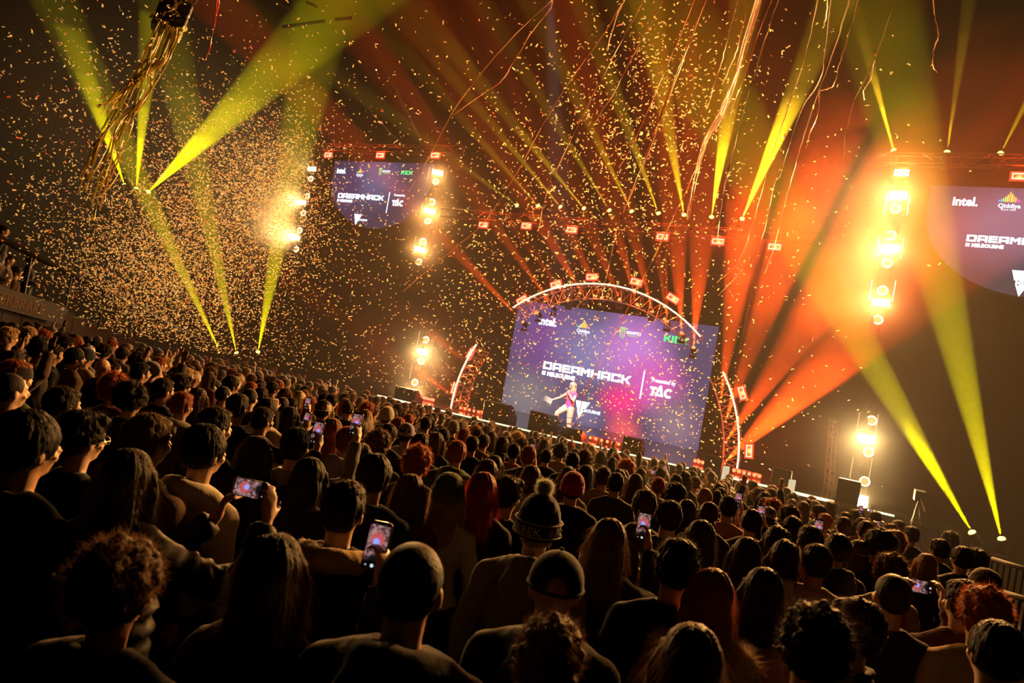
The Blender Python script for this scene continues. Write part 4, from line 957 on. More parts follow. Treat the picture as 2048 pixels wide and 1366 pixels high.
FG = [
 # x, y, hair, colour, top, colour, extras
 (240, 1172, 'curly', BR, 'jacket', 'black', dict(yaw=-.1, sc=.92, label='person with big loose brown curls and dark jacket, nearest at lower left')),
 (825, 1160, 'buzz', D, 'hoodie', 'black', dict(label='man with cropped dark hair and black hoodie, nearest in the middle')),
 (1096, 1312, 'curly', BR, 'jacket', 'black', dict(sc=.90,label='person with short brown curls, nearest below the shaved man in the cap')),
 (1380, 1318, 'long', BR, 'jacket', 'charcoal', dict(label='person with smooth long hair, nearest in front of the fur hood')),
 (1112, 1165, 'bald', D, 'hoodie', 'black', dict(hat='cap', hatc='black', skin=3, label='man with shaved neck, black cap with rear opening and printed black hoodie')),
 (1077, 1048, 'short', BL, 'hoodie', 'grey', dict(hat='pompom', hatc='navy', label='person in navy pompom beanie with lettered band and grey hoodie')),
 (690, 1012, 'short', D, 'jacket', 'black', dict(skin=1, label='man with short dark hair and a jacket with pale shearling collar')),
 (621, 952, 'bobshort', B, 'tee', 'black', dict()), (593, 888, 'short', B, 'tee', 'grey', dict(pose='reach', label='man in grey sweater with black strap filming with a raised hand')),
 (665, 862, 'long', G, 'jacket', 'black', {}), (750, 948, 'bowl', D, 'jacket', 'navy', {}), (820, 982, 'bob', BR, 'tee', 'plum', {}),
 (722, 915, 'wavy', BR, 'jacket', 'black', {}), (757, 889, 'curly', BR, 'jacket', 'black', {}), (835, 925, 'curly', G, 'jacket', 'charcoal', dict(fem=True)),
 (897, 985, 'long', BL, 'tee', 'cream', dict(hat='beanie', hatc='green', label='person in dark green beanie with long fair hair and cream top')),
 (965, 978, 'long', 'red', 'jacket', 'black', dict(label='person with long bright red hair and black jacket')), (1016, 988, 'tousled', D, 'jacket', 'black', dict(yaw=-.5)), (1062, 954, 'bobshort', BR, 'jacket', 'tan', {}),
 (1145, 973, 'short', D, 'jacket', 'black', dict(hat='beanie', hatc='red', label='person in bright red beanie and black jacket')), (1231, 964, 'short', D, 'tee', 'charcoal', {}),
 (1288, 1008, 'short', BR, 'tee', 'charcoal', {}), (1338, 1030, 'short', D, 'jacket', 'black', {}), (1216, 1078, 'long', BR, 'jacket', 'black', dict(pose='phone')),
 (1267, 1078, 'pony', BR, 'tee', 'tan', {}), (1351, 1130, 'tousled', B, 'jacket', 'black', {}),
 (1421, 1186, 'long', G, 'jacket', 'tan', dict(label='person with long reddish hair and tan coat with pale fur hood')),
 (1524, 1180, 'bob', B, 'tee', 'pink', {}), (1400, 1074, 'long', D, 'jacket', 'charcoal', {}), (1491, 1106, 'bob', D, 'jacket', 'black', {}), (1567, 1112, 'wavy', D, 'hoodie', 'cream', {}),
 (1631, 1120, 'short', D, 'tee', 'tan', dict(label='man with short dark hair, tan sweater and orange lit collar')), (1673, 1096, 'bowl', D, 'hoodie', 'black', {}),
 (1714, 1103, 'long', BR, 'tee', 'tan', dict(hat='cap', hatc='cream', label='person in cream cap with rear opening, long hair and tan top')),
 (1705, 1250, 'short', D, 'jacket', 'black', dict(hat='cap', hatc='grey', yaw=.9, label='person in a grey and black panelled cap turned sideways')),
 (1782, 1186, 'buzz', D, 'tee', 'black', {}), (1778, 1143, 'curly', BR, 'tee', 'cream', {}), (1849, 1128, 'bob', BL, 'jacket', 'charcoal', {}),
 (1962, 1228, 'curly', G, 'jacket', 'tan', {}), (1988, 1300, 'bowl', D, 'tee', 'cream', dict(label='person with straight dark hair and cream top, nearest at lower right')),
 (1625, 1288, 'curly', B, 'jacket', 'black', dict(label='person with dark curls, nearest between smooth long hair and panelled cap')), (1925, 1200, 'short', B, 'jacket', 'plum', dict(pose='phone2')), (1967, 1170, 'short', D, 'jacket', 'brown', dict(hat='beanie', hatc='brown')),
 (548, 1140, 'long', D, 'jacket', 'black', dict(sc=.98, pose='phone', label='person with long dark hair seen against the lit phone screen')),
 (60, 885, 'bowl', B, 'jacket', 'black', dict(skin=3, yaw=-.2, eyes=True)), (167, 872, 'tousled', B, 'tee', 'black', dict(skin=1, yaw=-.25, eyes=True, label='man with glasses and tousled black hair in profile at left')),
 (23, 777, 'buzz', D, 'tee', 'black', dict(skin=1, yaw=-.2, eyes=True)), (128, 808, 'short', D, 'jacket', 'plum', dict(skin=3, yaw=-.2, eyes=True)), (300, 876, 'short', BR, 'jacket', 'brown', dict(skin=0, yaw=-.2, eyes=True)),
 (258, 955, 'long', D, 'puffer', 'black', dict(pose='side2', yaw=.05, label='woman with long dark hair and black puffer jacket filming with both hands')),
 (264, 798, 'afro', B, 'jacket', 'black', {}), (231, 777, 'curly', G, 'jacket', 'plum', {}), (366, 808, 'short', G, 'hoodie', 'grey', dict(eyes=True)), (397, 798, 'wavy', BR, 'tee', 'black', {}),
 (328, 778, 'short', D, 'jacket', 'black', dict(yaw=-.2, eyes=True)), (206, 733, 'bald', 'grey', 'jacket', 'black', dict(skin=1, label='bald man in dark jacket among the crowd at left')), (152, 714, 'bowl', B, 'jacket', 'brown', dict(yaw=-.3, eyes=True)),
 (176, 703, 'short', D, 'tee', 'grey', dict(hat='cap', hatc='white')), (283, 744, 'short', B, 'tee', 'black', dict(yaw=-.3, eyes=True)), (432, 850, 'short', D, 'jacket', 'black', dict(yaw=-.3, eyes=True)),
 (412, 897, 'bowl', B, 'hoodie', 'cream', dict(yaw=-.3, eyes=True)), (477, 812, 'short', D, 'tee', 'black', dict(eyes=True)), (46, 672, 'tousled', B, 'jacket', 'black', dict(yaw=-.4, pose='clap', eyes=True)), (82, 700, 'bowl', B, 'tee', 'charcoal', dict(yaw=-.4, eyes=True)),
 (110, 706, 'short', B, 'tee', 'black', dict(yaw=-.4, eyes=True)), (30, 722, 'short', D, 'jacket', 'brown', dict(pose='cheer', sc=.96)), (10, 655, 'short', B, 'tee', 'charcoal', dict(yaw=-.4, eyes=True)), (75, 655, 'short', D, 'tee', 'black', dict(yaw=-.4, eyes=True)),
 (527, 838, 'short', D, 'jacket', 'black', dict(pose='phone', yaw=-.3)), (513, 905, 'long', D, 'jacket', 'black', dict(pose='reach')), (700, 880, 'short', G, 'hoodie', 'lavender', dict(yaw=-.5)), (719, 860, 'bowl', BR, 'hoodie', 'lavender', dict(yaw=-.2)),
 (778, 868, 'bowl', D, 'jacket', 'black', dict(yaw=-.2)), (813, 866, 'short', D, 'tee', 'lavender', dict(hat='bucket', hatc='lavender')), (887, 872, 'short', D, 'hoodie', 'green', dict(hat='cap', hatc='charcoal')),
 (749, 822, 'short', BR, 'tee', 'tan', {}), (600, 795, 'long', BL, 'jacket', 'green', dict(hat='cap', hatc='white')), (853, 847, 'short', D, 'tee', 'red', {}), (945, 888, 'short', D, 'tee', 'black', {}), (914, 904, 'short', G, 'hoodie', 'green', {}), (841, 886, 'short', D, 'jacket', 'black', {}),
 (1028, 902, 'short', D, 'tee', 'pink', dict(pose='phone')), (988, 931, 'bob', D, 'jacket', 'black', {}), (974, 943, 'bob', BR, 'jacket', 'tan', {}), (1092, 912, 'short', B, 'jacket', 'black', {}), (1145, 921, 'short', B, 'jacket', 'navy', {}),
 (1136, 955, 'wavy', BR, 'jacket', 'tan', {}), (1171, 948, 'bob', D, 'jacket', 'charcoal', {}), (1252, 937, 'afro', G, 'jacket', 'brown', {}), (1206, 952, 'short', BR, 'tee', 'tan', {}), (1270, 965, 'bob', BR, 'tee', 'plum', {}),
 (1323, 975, 'wavy', D, 'jacket', 'black', {}), (1351, 963, 'short', D, 'tee', 'charcoal', {}), (1389, 965, 'short', BR, 'tee', 'cream', {}), (1350, 990, 'afro', B, 'jacket', 'black', {}), (1372, 1021, 'bob', D, 'jacket', 'charcoal', {}), (1416, 1026, 'pony', BR, 'jacket', 'black', {}),
 (1455, 1012, 'short', D, 'tee', 'pink', dict(pose='phone')), (1501, 1042, 'bowl', B, 'jacket', 'black', dict(pose='phone')), (1552, 1082, 'wavy', D, 'jacket', 'black', {}), (1583, 1056, 'wavy', D, 'tee', 'charcoal', {}), (1618, 1079, 'short', D, 'tee', 'pink', dict(pose='phone')),
 (1648, 1042, 'short', G, 'tee', 'pink', {}), (1685, 1050, 'short', BR, 'tee', 'grey', {}), (1729, 1060, 'bowl', BR, 'jacket', 'tan', {}), (1779, 1063, 'tousled', BR, 'jacket', 'charcoal', {}), (1786, 1085, 'tousled', BL, 'tee', 'pink', {}), (1821, 1068, 'short', D, 'jacket', 'black', {}),
 (1757, 1090, 'afro', D, 'jacket', 'black', {}), (1877, 1098, 'tousled', D, 'jacket', 'black', {}), (1922, 1115, 'bowl', D, 'jacket', 'charcoal', {}), (1897, 1080, 'curly', D, 'jacket', 'black', {}), (1948, 1121, 'afro', B, 'jacket', 'black', {}),
]
placed = []
BYPX = {}
for x, y, h, hc, t, tc, k in FG:
    r = person_at(x, y, h, hc, t, tc, **dict(k)); placed.append(r.location.copy()); BYPX[(x, y)] = r; r['pose_'] = k.get('pose', 'down')
# the rest of the standing crowd, staggered rows filling the raked floor
cand = []
ROWS = random.Random(4)
t = -2.7
while t > -19.0:
    s_ = -22.0 + ROWS.uniform(0, .6)
    while s_ < 16:
        p = SP(s_ + ROWS.uniform(-.13, .13), t + ROWS.uniform(-.16, .16), 0); p.z = floor_z(p)
        s_ += .62 if t < -6 else .68
        if p.y < 1.2: continue
        hx, hy, hz = proj(p + Vector((0, 0, 1.62)))
        if hz < 1.5 or not (-60 < hx < 2110) or hy > 1420: continue
        if p.x < -10.2 + (.8 if p.y < 12 else 0) * 0: continue
        xr = 2.8 + (p.y - 3.4) * .512 if p.y < 11.6 else 7.0 - (p.y - 11.6) * .1
        if p.x > xr: continue
        if any((p - q).length < .50 + .0 for q in placed): continue
        # keep the view onto the hand-placed heads free
        bad = False
        for q in placed:
            qx, qy, qz = proj(q + Vector((0, 0, 1.62)))
            rad = 180 / qz
            if hz < qz and abs(hx - qx) < rad * .8 + 115 / hz and -260 / hz < (hy - qy) < rad * .5 + 120 / hz and qz < 9 : bad = True; break
        if bad: continue
        if hz < 3.2: continue
        cand.append((hz, p, hx, hy))
    t -= .74
cand.sort(key=lambda c: c[0])
keep = []
for c in cand:
    if all((c[1] - q[1]).length > .46 for q in keep): keep.append(c)
N_IND = 300 - len(FG) - 8
hairs = [('short', 8), ('bowl', 4), ('tousled', 3), ('curly', 2), ('afro', 1), ('long', 4), ('wavy', 3), ('bob', 3), ('pony', 2), ('buzz', 2), ('bun', 1)]
hbag = [h for h, n in hairs for _ in range(n)]; tbag = ['black'] * 6 + ['charcoal'] * 4 + ['navy', 'grey', 'grey', 'tan', 'cream', 'green', 'brown', 'plum', 'pink', 'white']
far = keep[N_IND:]
for i, (hz, p, hx, hy) in enumerate(keep[:N_IND]):
    h = RND.choice(hbag); hc = RND.choice([B, B, D, D, D, BR, BR, G, BL]); k = {}
    if RND.random() < .09: k = dict(hat=RND.choice(['beanie', 'cap', 'capback']), hatc=RND.choice(['black', 'grey', 'navy', 'cream'])); h = 'short'
    pose = 'down' if hz < 7 or RND.random() > .12 else RND.choice(['phone', 'reach', 'cheer', 'phone2'])
    top = RND.choice(['tee', 'tee', 'hoodie', 'jacket', 'jacket'])
    sc = RND.uniform(.95, 1.03); tc = RND.choice(tbag); fem = h in ('long', 'wavy', 'bob', 'pony', 'bun')
    r = make_person(p, face_yaw(p, RND.gauss(0, .25)), sc, h, hc, top, tc, pose, RND.choice([0, 1, 3, 2]), fem=fem, trousers=False if hz > 9 else True, **k)
    r['pose_'] = pose
    hw = f"{HN[h]} {hc} hair" if not k else {'beanie': '%s beanie', 'cap': '%s cap', 'capback': 'backward %s cap'}[k['hat']] % k['hatc']
    PEOPLE.append([r, (hx, hy), hw, f"{tc} {TN[top]}" + (' filming' if pose in ('phone', 'phone2', 'reach') else ''), None]); placed.append(p)
# labels: looks first, then the nearest thing one can find in the photo
LM = [('the pompom beanie', 1077, 1048), ('the red beanie', 1145, 973), ('the bald man', 206, 733), ('the big loose curls', 240, 1172), ('the shaved man in black cap', 1112, 1165), ('the shearling collar', 690, 1012),
      ('the bright red hair', 965, 978), ('the cream cap', 1714, 1103), ('the lavender bucket hat', 813, 866), ('the left arch foot', 907, 840), ('the host on stage', 1120, 890), ('the right arch foot', 1475, 960),
      ('the right floor column', 1718, 1010), ('the left floor column', 828, 810), ('the red batten', 1210, 905), ('the fur hood', 1421, 1186), ('the glasses man', 167, 872), ('the both-hands filmer', 258, 955), ('the grey strapped sweater', 593, 888),
      ('the left yellow floor beams', 475, 725), ('the right yellow floor beams', 1975, 1090), ('the pale white cap', 600, 795), ('the grey panelled cap', 1705, 1250), ('the man with orange collar', 1631, 1120), ('the green beanie', 897, 985), ('the low wedge speaker', 1146, 905)]
def rel_word(dx, dy, d):
    a = math.degrees(math.atan2(dy, dx)) 
    w_ = 'right of' if -45 < a <= 45 else 'in front of' if 45 < a <= 135 else 'behind' if -135 < a <= -45 else 'left of'
    return ('just ' if d < 55 else 'far ' if d > 170 else '') + w_
used = {}
for e in PEOPLE:
    r, (hx, hy), hw, tw, lb = e
    if not lb:
        ls = sorted(LM, key=lambda l: (l[1] - hx) ** 2 + (l[2] - hy) ** 2); opts = []
        for nm, lx, ly in ls[:6]:
            d = math.hypot(hx - lx, hy - ly)
            if d < 6: continue
            opts.append(f"person with {hw} in {tw}, {rel_word(hx - lx, hy - ly, d)} {nm}")
        lb = next((o_ for o_ in opts if o_ not in used), None)
        if lb is None: lb = opts[0] + ' and taller'; 
    lb = ' '.join(lb.split()) 
    if len(lb.split()) > 16: lb = lb.replace(' filming', '').replace('just ', '').replace('long straight', 'straight').replace('person with', 'person,')
    used[lb] = used.get(lb, 0) + 1
    tag(r, lb, 'person', 'standing audience')
# the farthest heads, beyond the three hundred nearest, as one mass by the stage
b = bmesh.new(); crowd_mats = [M_hair, M_cloth, M_skin]
mm = {k: pbr('crowd_' + k, c, .7, var=.3) for k, c in (('hair', (.02, .012, .008)), ('hair_brown', (.08, .04, .02)), ('skin', (.42, .25, .15)), ('dark', (.014, .013, .013)), ('grey', (.12, .11, .10)), ('tan', (.3, .22, .14)))}
keys = list(mm)
def far_person(M, hk, tk, arm):
    q = MB()
    q.mi = keys.index('skin'); q.ell((0, .01, 1.59), (.072, .085, .105), None, 10, 8); q.tube([(0, -.02, 1.4), (0, 0, 1.55)], .052, 8)
    q.mi = keys.index(hk); q.ell((0, -.02, 1.64), (.088, .102, .095), None, 10, 8); q.ell((0, -.05, 1.57), (.082, .07, .08), None, 8, 6)
    q.mi = keys.index(tk); q.ell((0, 0, 1.24), (.17, .12, .2), None, 12, 8); q.ell((0, 0, .98), (.17, .13, .25), None, 12, 8); q.tube([(-.2, 0, 1.34), (-.05, -.02, 1.41), (.05, -.02, 1.41), (.2, 0, 1.34)], [.06, .06, .06, .06], 8)
    for s in (1, -1):
        if arm and s == 1:
            q.tube([(.2, 0, 1.34), (.28, .12, 1.5), (.24, .2, 1.66)], [.055, .045, .035], 8); q.mi = keys.index('skin'); q.tube([(.24, .2, 1.66), (.22, .22, 1.82)], [.03, .03], 6); q.mi = keys.index(tk)
        else: q.tube([(s * .2, 0, 1.34), (s * .26, -.02, 1.1), (s * .24, .06, .85)], [.055, .048, .035], 8)
        q.mi = keys.index('dark'); q.tube([(s * .09, 0, .95), (s * .1, 0, .5), (s * .11, 0, .03)], [.10, .07, .05], 8); q.mi = keys.index(tk)
    bmesh.ops.transform(q.b, matrix=M, verts=q.b.verts); return q
allq = MB()
for i, (hz, p, hx, hy) in enumerate(far):
    q = far_person(Matrix.Translation(p) @ Matrix.Rotation(face_yaw(p, RND.gauss(0, .2)), 4, 'Z') @ Matrix.Scale(RND.uniform(.94, 1.03), 4), RND.choice(['hair', 'hair', 'hair_brown']), RND.choice(['dark', 'dark', 'grey', 'tan']), RND.random() < .12)
    me = q.mesh('tmp', []); allq.b.from_mesh(me); bpy.data.meshes.remove(me)
if far:
    o = allq.build('crowd', [mm[k] for k in keys], smooth=True); tag(o, 'packed far rows of the standing crowd right below the stage edge', 'crowd', kind='stuff')
print('CROWD', len(FG), len(keep), len(far))
# ------------------------------------------------------------------ phones held up in the crowd
def phone_picture(seed):
    m, nt, p, out = material('phone_picture'); nt.nodes.remove(p); r = random.Random(seed)
    tc = nt.nodes.new('ShaderNodeTexCoord')
    def blob(cx, cz, rad, col, prev):
        mp = nt.nodes.new('ShaderNodeMapping'); mp.inputs['Location'].default_value = (-cx / rad, 0, -cz / rad); mp.inputs['Scale'].default_value = (1 / rad, 0, 1 / rad)
        nt.links.new(tc.outputs['Object'], mp.inputs['Vector']); ln = nt.nodes.new('ShaderNodeVectorMath'); ln.operation = 'LENGTH'; nt.links.new(mp.outputs[0], ln.inputs[0])
        mr = nt.nodes.new('ShaderNodeMapRange'); mr.interpolation_type = 'SMOOTHSTEP'; mr.inputs['From Min'].default_value = 1.1; mr.inputs['From Max'].default_value = .5; nt.links.new(ln.outputs['Value'], mr.inputs['Value'])
        mx = nt.nodes.new('ShaderNodeMixRGB'); nt.links.new(mr.outputs[0], mx.inputs[0]); nt.links.new(prev, mx.inputs[1]); mx.inputs[2].default_value = (*col, 1); return mx.outputs[0]
    nz = nt.nodes.new('ShaderNodeTexNoise'); nz.inputs['Scale'].default_value = 90; nt.links.new(tc.outputs['Object'], nz.inputs['Vector'])
    cr = nt.nodes.new('ShaderNodeValToRGB'); cr.color_ramp.elements[0].color = (.06, .015, .02, 1); cr.color_ramp.elements[0].position = .4; cr.color_ramp.elements[1].color = (.5, .3, .28, 1); cr.color_ramp.elements[1].position = .75
    nt.links.new(nz.outputs['Fac'], cr.inputs[0]); c = cr.outputs[0]
    c = blob(0, .012, .028, (.5, .08, .08), c); c = blob(r.uniform(-.006, .006), .004, .014, (.25, .35, .95), c); c = blob(0, -.062, .034, (.006, .005, .006), c)
    e = nt.nodes.new('ShaderNodeEmission'); e.inputs[1].default_value = 1.1; nt.links.new(c, e.inputs[0]); nt.links.new(e.outputs[0], out.inputs['Surface']); m.cycles.emission_sampling = 'NONE'
    return m
PICS = [phone_picture(i) for i in range(4)]
M_orange_pic = None
M_phone = pbr('phone_case', (.02, .02, .022), .3, metal=.2)
M_ui = emit('phone_buttons', (.7, .8, .9), .9); M_uiY = emit('phone_yellow_mark', (.8, .75, .05), .9)
def rrect(mb, w, h, r, y, d, n=4):
    pts = []
    for cx, cz, a0 in ((w / 2 - r, h / 2 - r, 0), (-w / 2 + r, h / 2 - r, 90), (-w / 2 + r, -h / 2 + r, 180), (w / 2 - r, -h / 2 + r, 270)):
        for k in range(n + 1):
            a = math.radians(a0 + 90 * k / n); pts.append(Vector((cx + r * math.cos(a), y, cz + r * math.sin(a))))
    m = len(pts); mb.faces(pts + [p + Vector((0, d, 0)) for p in pts], [tuple(range(m)), tuple(reversed(range(m, 2 * m)))] + [(i, (i + 1) % m, m + (i + 1) % m, m + i) for i in range(m)])
def make_phone(M, label, pic):
    root = bpy.data.objects.new('phone', None); root.empty_display_size = .05; link(root); root.matrix_world = M
    tag(root, label, 'phone')
    case = shared('phone_case', lambda: (lambda b: (rrect(b, .077, .158, .012, -.004, .009), b.mesh('case', [M_phone]))[1])(MB()))
    o = bpy.data.objects.new('case', case); link(o, root)
    for nm, w, h, z, y, m in (('screen', .070, .118, .006, -.0052, pic),):
        me = shared(('phone_screen', pic.name), lambda: (lambda b: (rrect(b, .069, .116, .004, -.0052, .001), b.mesh('screen', [pic]))[1])(MB()))
        o = bpy.data.objects.new('screen', me); o.location = (0, 0, .008); link(o, root)
    me = shared('phone_button', lambda: (lambda b: (b.disc((0, -.0054, -.064), (0, -1, 0), .006, 14), b.disc((-.022, -.0054, -.064), (0, -1, 0), .0025, 8), b.mesh('shutter_button', [M_ui]))[2])(MB()))
    o = bpy.data.objects.new('shutter_button', me); link(o, root)
    return root
nph = 0
used_p = set()
for e in PEOPLE:
    r, (hx, hy), hw, tw, lb = e
    ps = r.get('pose_')
    if ps in PHONE_AT:
        (lx, ly, lz), land = PHONE_AT[ps]
        M = Matrix.Translation(r.location) @ Matrix.Rotation(r.rotation_euler.z, 4, 'Z') @ Matrix.Scale(r.scale.x, 4) @ Matrix.Translation((lx, ly, lz)) @ Matrix.Rotation(math.radians(-12), 4, 'X')
        if land: M = M @ Matrix.Rotation(math.radians(-90), 4, 'Y')
        loc, rot, sc = M.decompose(); M = Matrix.Translation(loc) @ rot.to_matrix().to_4x4()
        who = r['label'].replace('person with ', '').split(',')[0].split(' filming')[0]; near = r['label'].split(', ')[-1] if ',' in r['label'] else 'nearest'
        lab = f"phone with lit screen held by {who}, {near}" if ',' in r['label'] else f"phone with lit screen held by the {' '.join(r['label'].split()[:9])}"
        if lab in used_p: lab = lab.replace('lit screen', 'bright small screen')
        used_p.add(lab)
        make_phone(M, ' '.join(lab.split()[:16]), PICS[nph % 4]); nph += 1
for e in PEOPLE:
    if 'pose_' in e[0]: del e[0]['pose_']

# ------------------------------------------------------------------ things worn by the people the photo shows best
def attach(px, name, mb, mats, smooth=True, color=None):
    o = mb.build(name, mats, BYPX[px], smooth)
    if color: o.color = (*color, 1)
    return o
def fur_collar(px, col, pts, rad, n, name='fur_collar', ln=.05):
    b = MB(); b.tube(pts, rad, 10); me = remesh(b, .012, .012, 12, 4, name=name); me.materials.append(M_cloth); me.materials.append(M_fuzz)
    add_strands(me, n, ln, .0014, 'fuzz', 3); o = bpy.data.objects.new(name, me); o.color = (*col, 1); link(o, BYPX[px])
COLLAR = [(.12, .05, 1.39), (.125, -.04, 1.43), (.07, -.125, 1.45), (0, -.15, 1.45), (-.07, -.125, 1.45), (-.125, -.04, 1.43), (-.12, .05, 1.39)]
fur_collar((690, 1012), (.42, .30, .17), COLLAR, .048, 900, 'shearling_collar', .012)
fur_collar((1421, 1186), (.62, .48, .30), [(.15, .02, 1.36), (.17, -.06, 1.38), (.12, -.15, 1.34), (0, -.19, 1.30), (-.12, -.15, 1.34), (-.17, -.06, 1.38), (-.15, .02, 1.36)], .05, 2600, 'fur_hood', .06)
fur_collar((1062, 954), (.35, .25, .15), COLLAR, .04, 900, 'fur_collar', .025)
# pompom and lettered band on the beanie
b = MB(); b.ell((0, -.015, 1.80), (.036, .036, .034)); me = remesh(b, .007, .006, 40, 1, name='pompom'); me.materials.append(M_knit); me.materials.append(M_fuzz); add_strands(me, 900, .022, .0016, 'fuzz', 9)
o = bpy.data.objects.new('pompom', me); o.color = (.30, .30, .24, 1); link(o, BYPX[(1077, 1048)])
M_letter = pbr('cream_letter', (.42, .40, .30), .9)
def band_ring(z, rx, ry, r, name):
    b = MB(); b.tube([(rx * math.cos(a), -.015 + ry * math.sin(a), z) for a in [i * math.pi / 16 for i in range(32)]], r, 6, closed=True); attach((1077, 1048), name, b, M_letter)
band_ring(1.655, .110, .124, .003, 'band_stripe'); band_ring(1.598, .112, .126, .003, 'band_stripe')
def bend_text(txt, z, rx, ry, a0, da, h, mat, root, name='band_letter'):
    c = bpy.data.curves.new(name, 'FONT'); c.body = txt; c.size = h * 1.38; c.offset = .03 * h; c.resolution_u = 2; c.space_character = 1.1
    o = bpy.data.objects.new('t', c); COL.objects.link(o); me = bpy.data.meshes.new_from_object(o.evaluated_get(bpy.context.evaluated_depsgraph_get())); bpy.data.objects.remove(o)
    xs = [v.co.x for v in me.vertices]; W = max(xs) - min(xs); me.materials.clear(); me.materials.append(mat)
    for v in me.vertices:
        a = a0 + da * (v.co.x - min(xs)) / W; v.co = Vector((rx * math.cos(a), -.015 + ry * math.sin(a), z + v.co.y))
    o = bpy.data.objects.new(name, me); link(o, root)
bend_text('CREEK  NC', 1.608, .121, .135, math.radians(-160), math.radians(140), .036, M_letter, BYPX[(1077, 1048)], 'band_lettering')
# printed back of the man in the backward cap
M_print = pbr('shirt_print', (.30, .20, .14), .9); M_printg = pbr('shirt_print_green', (.10, .09, .03), .9, var=.8, bscale=60)
def back_text(px, txt, x, y, z, h, wid, mat, name):
    c = bpy.data.curves.new(name, 'FONT'); c.body = txt; c.size = h * 1.38; c.offset = .05 * h; c.resolution_u = 2
    o = bpy.data.objects.new('t', c); COL.objects.link(o); me = bpy.data.meshes.new_from_object(o.evaluated_get(bpy.context.evaluated_depsgraph_get())); bpy.data.objects.remove(o)
    xs = [v.co.x for v in me.vertices]; W = max(xs) - min(xs); me.materials.clear(); me.materials.append(mat)
    for v in me.vertices: v.co = Vector((x + v.co.x * wid / W, y - .04 * abs(v.co.x * wid / W - wid / 2) * -2, z + v.co.y))
    o = bpy.data.objects.new(name, me); link(o, BYPX[px])
back_text((1112, 1165), 'ZOLL', -.11, -.165, 1.27, .065, .22, M_print, 'back_print')
back_text((1112, 1165), 'SOUL', -.13, -.168, 1.20, .065, .26, M_print, 'back_print')
b = MB(); b.disc((0, -.170, 1.12), (0, -1, 0), .10, 20); attach((1112, 1165), 'back_picture', b, M_printg, False)
# round tree print on a dark back
M_pr = pbr('round_print', (.40, .27, .24), .9)
b = MB(); b.disc((-.02, -.152, 1.24), (0, -1, .1), .085, 28); attach((621, 952), 'round_print', b, M_pr, False)
b = MB(); b.tube([(-.02, -.156, 1.17), (-.01, -.157, 1.21), (-.03, -.158, 1.25), (.0, -.159, 1.29)], .004, 5)
for k in range(4): b.ell((-.05 + k * .025, -.157, 1.255 + .012 * (k % 2)), (.02, .002, .009), None, 8, 5)
attach((621, 952), 'tree_print', b, M_black)
# strap across the grey sweater
b = MB(); b.tube([(-.09, .02, 1.45), (-.10, -.09, 1.43), (-.06, -.145, 1.33), (.02, -.155, 1.18), (.12, -.13, 1.02), (.17, -.05, .95)], .014, 6); attach((593, 888), 'shoulder_strap', b, M_black)
# glasses on two people at left
def glasses(px):
    b = MB()
    for s in (1, -1):
        b.tube([(s * .034 + .024 * math.cos(a), .098, 1.612 + .019 * math.sin(a)) for a in [i * math.pi / 8 for i in range(16)]], .0022, 5, closed=True)
        b.tube([(s * .058, .097, 1.615), (s * .076, .05, 1.612), (s * .082, -.02, 1.605)], .0022, 5)
    b.tube([(-.010, .10, 1.614), (.010, .10, 1.614)], .002, 5); attach(px, 'glasses', b, M_alu)
glasses((167, 872)); glasses((283, 744))
# cuffs and a white bracelet of the filming hands
b = MB(); b.tube([(.285 + .036 * math.cos(a), .255 + .036 * math.sin(a), 1.60) for a in [i * math.pi / 8 for i in range(16)]], .007, 6, closed=True); attach((513, 905), 'white_wristband', b, pbr('white_band', (.6, .55, .45), .6))

# ------------------------------------------------------------------ the host on stage
hp = at_t(1127, 880, .62); hp.z = STAGE_Z
POSES_H = POSES['host']
hy = math.atan2(-.62, -.78) - math.pi / 2
M_pinktop = obj_color_mat('pink_tank', .8, bump=.3)
root = empty('host', hp, hy, 'host in pink tank top and pale cargo trousers standing on stage with microphone', 'person'); root.scale = (1.03,) * 3
bm_ = body_mesh('host', .0085); bm_.materials.append(M_skin); o = part('body', bm_, root, (.62, .42, .32))
tm_ = top_mesh('host', 'tee', False, 'tank'); tm_.materials.append(M_pinktop); part('tank_top', tm_, root, (.85, .06, .32))
LH = POSES_H['legs']; tr = trousers_mesh({1: LH[1][:4] + [(.21, .275, .40)], -1: LH[-1][:4] + [(-.125, -.045, .12)]}, 1.14); tr.materials.append(M_denim); tr_ = part('cargo_trousers', tr, root, (.62, .52, .40))
b = MB()
for z, c, r in ((.60, (-.105, 0), .088), (.42, (-.115, -.01), .082), (.28, (-.12, -.03), .082)):
    b.tube([(c[0] + r * math.cos(a), c[1] + r * math.sin(a), z) for a in [i * math.pi / 8 for i in range(16)]], .010, 6, closed=True)
o = b.build('leg_strap', M_black, root, True)
hm = hair_mesh('bobshort'); part('hair', hm, root, (.75, .62, .40))
b = MB(); b.tube([(.088 * math.cos(a), -.012 + .106 * math.sin(a), 1.665) for a in [i * math.pi / 12 for i in range(24)]], .016, 8, closed=True); b.build('headband', pbr('headband_white', (.8, .78, .74), .8), root, True)
b = MB()
for s in (1, -1): b.ell((s * .034, .096, 1.613), (.026, .008, .018), None, 12, 8); b.tube([(s * .058, .09, 1.615), (s * .084, -.01, 1.60)], .003, 5)
b.tube([(-.012, .10, 1.615), (.012, .10, 1.615)], .003, 5); b.build('sunglasses', M_black, root, True)
b = MB()
for s in (1, -1): b.tube([(s * .085, -.008, 1.60), (s * .112, -.008, 1.60)], [.036, .034], 14)
b.tube([(.100 * math.cos(a), -.01, 1.60 + .155 * math.sin(a)) for a in [i * math.pi / 12 for i in range(13)]], .010, 8); b.build('headphones', M_black, root, True)
b = MB()
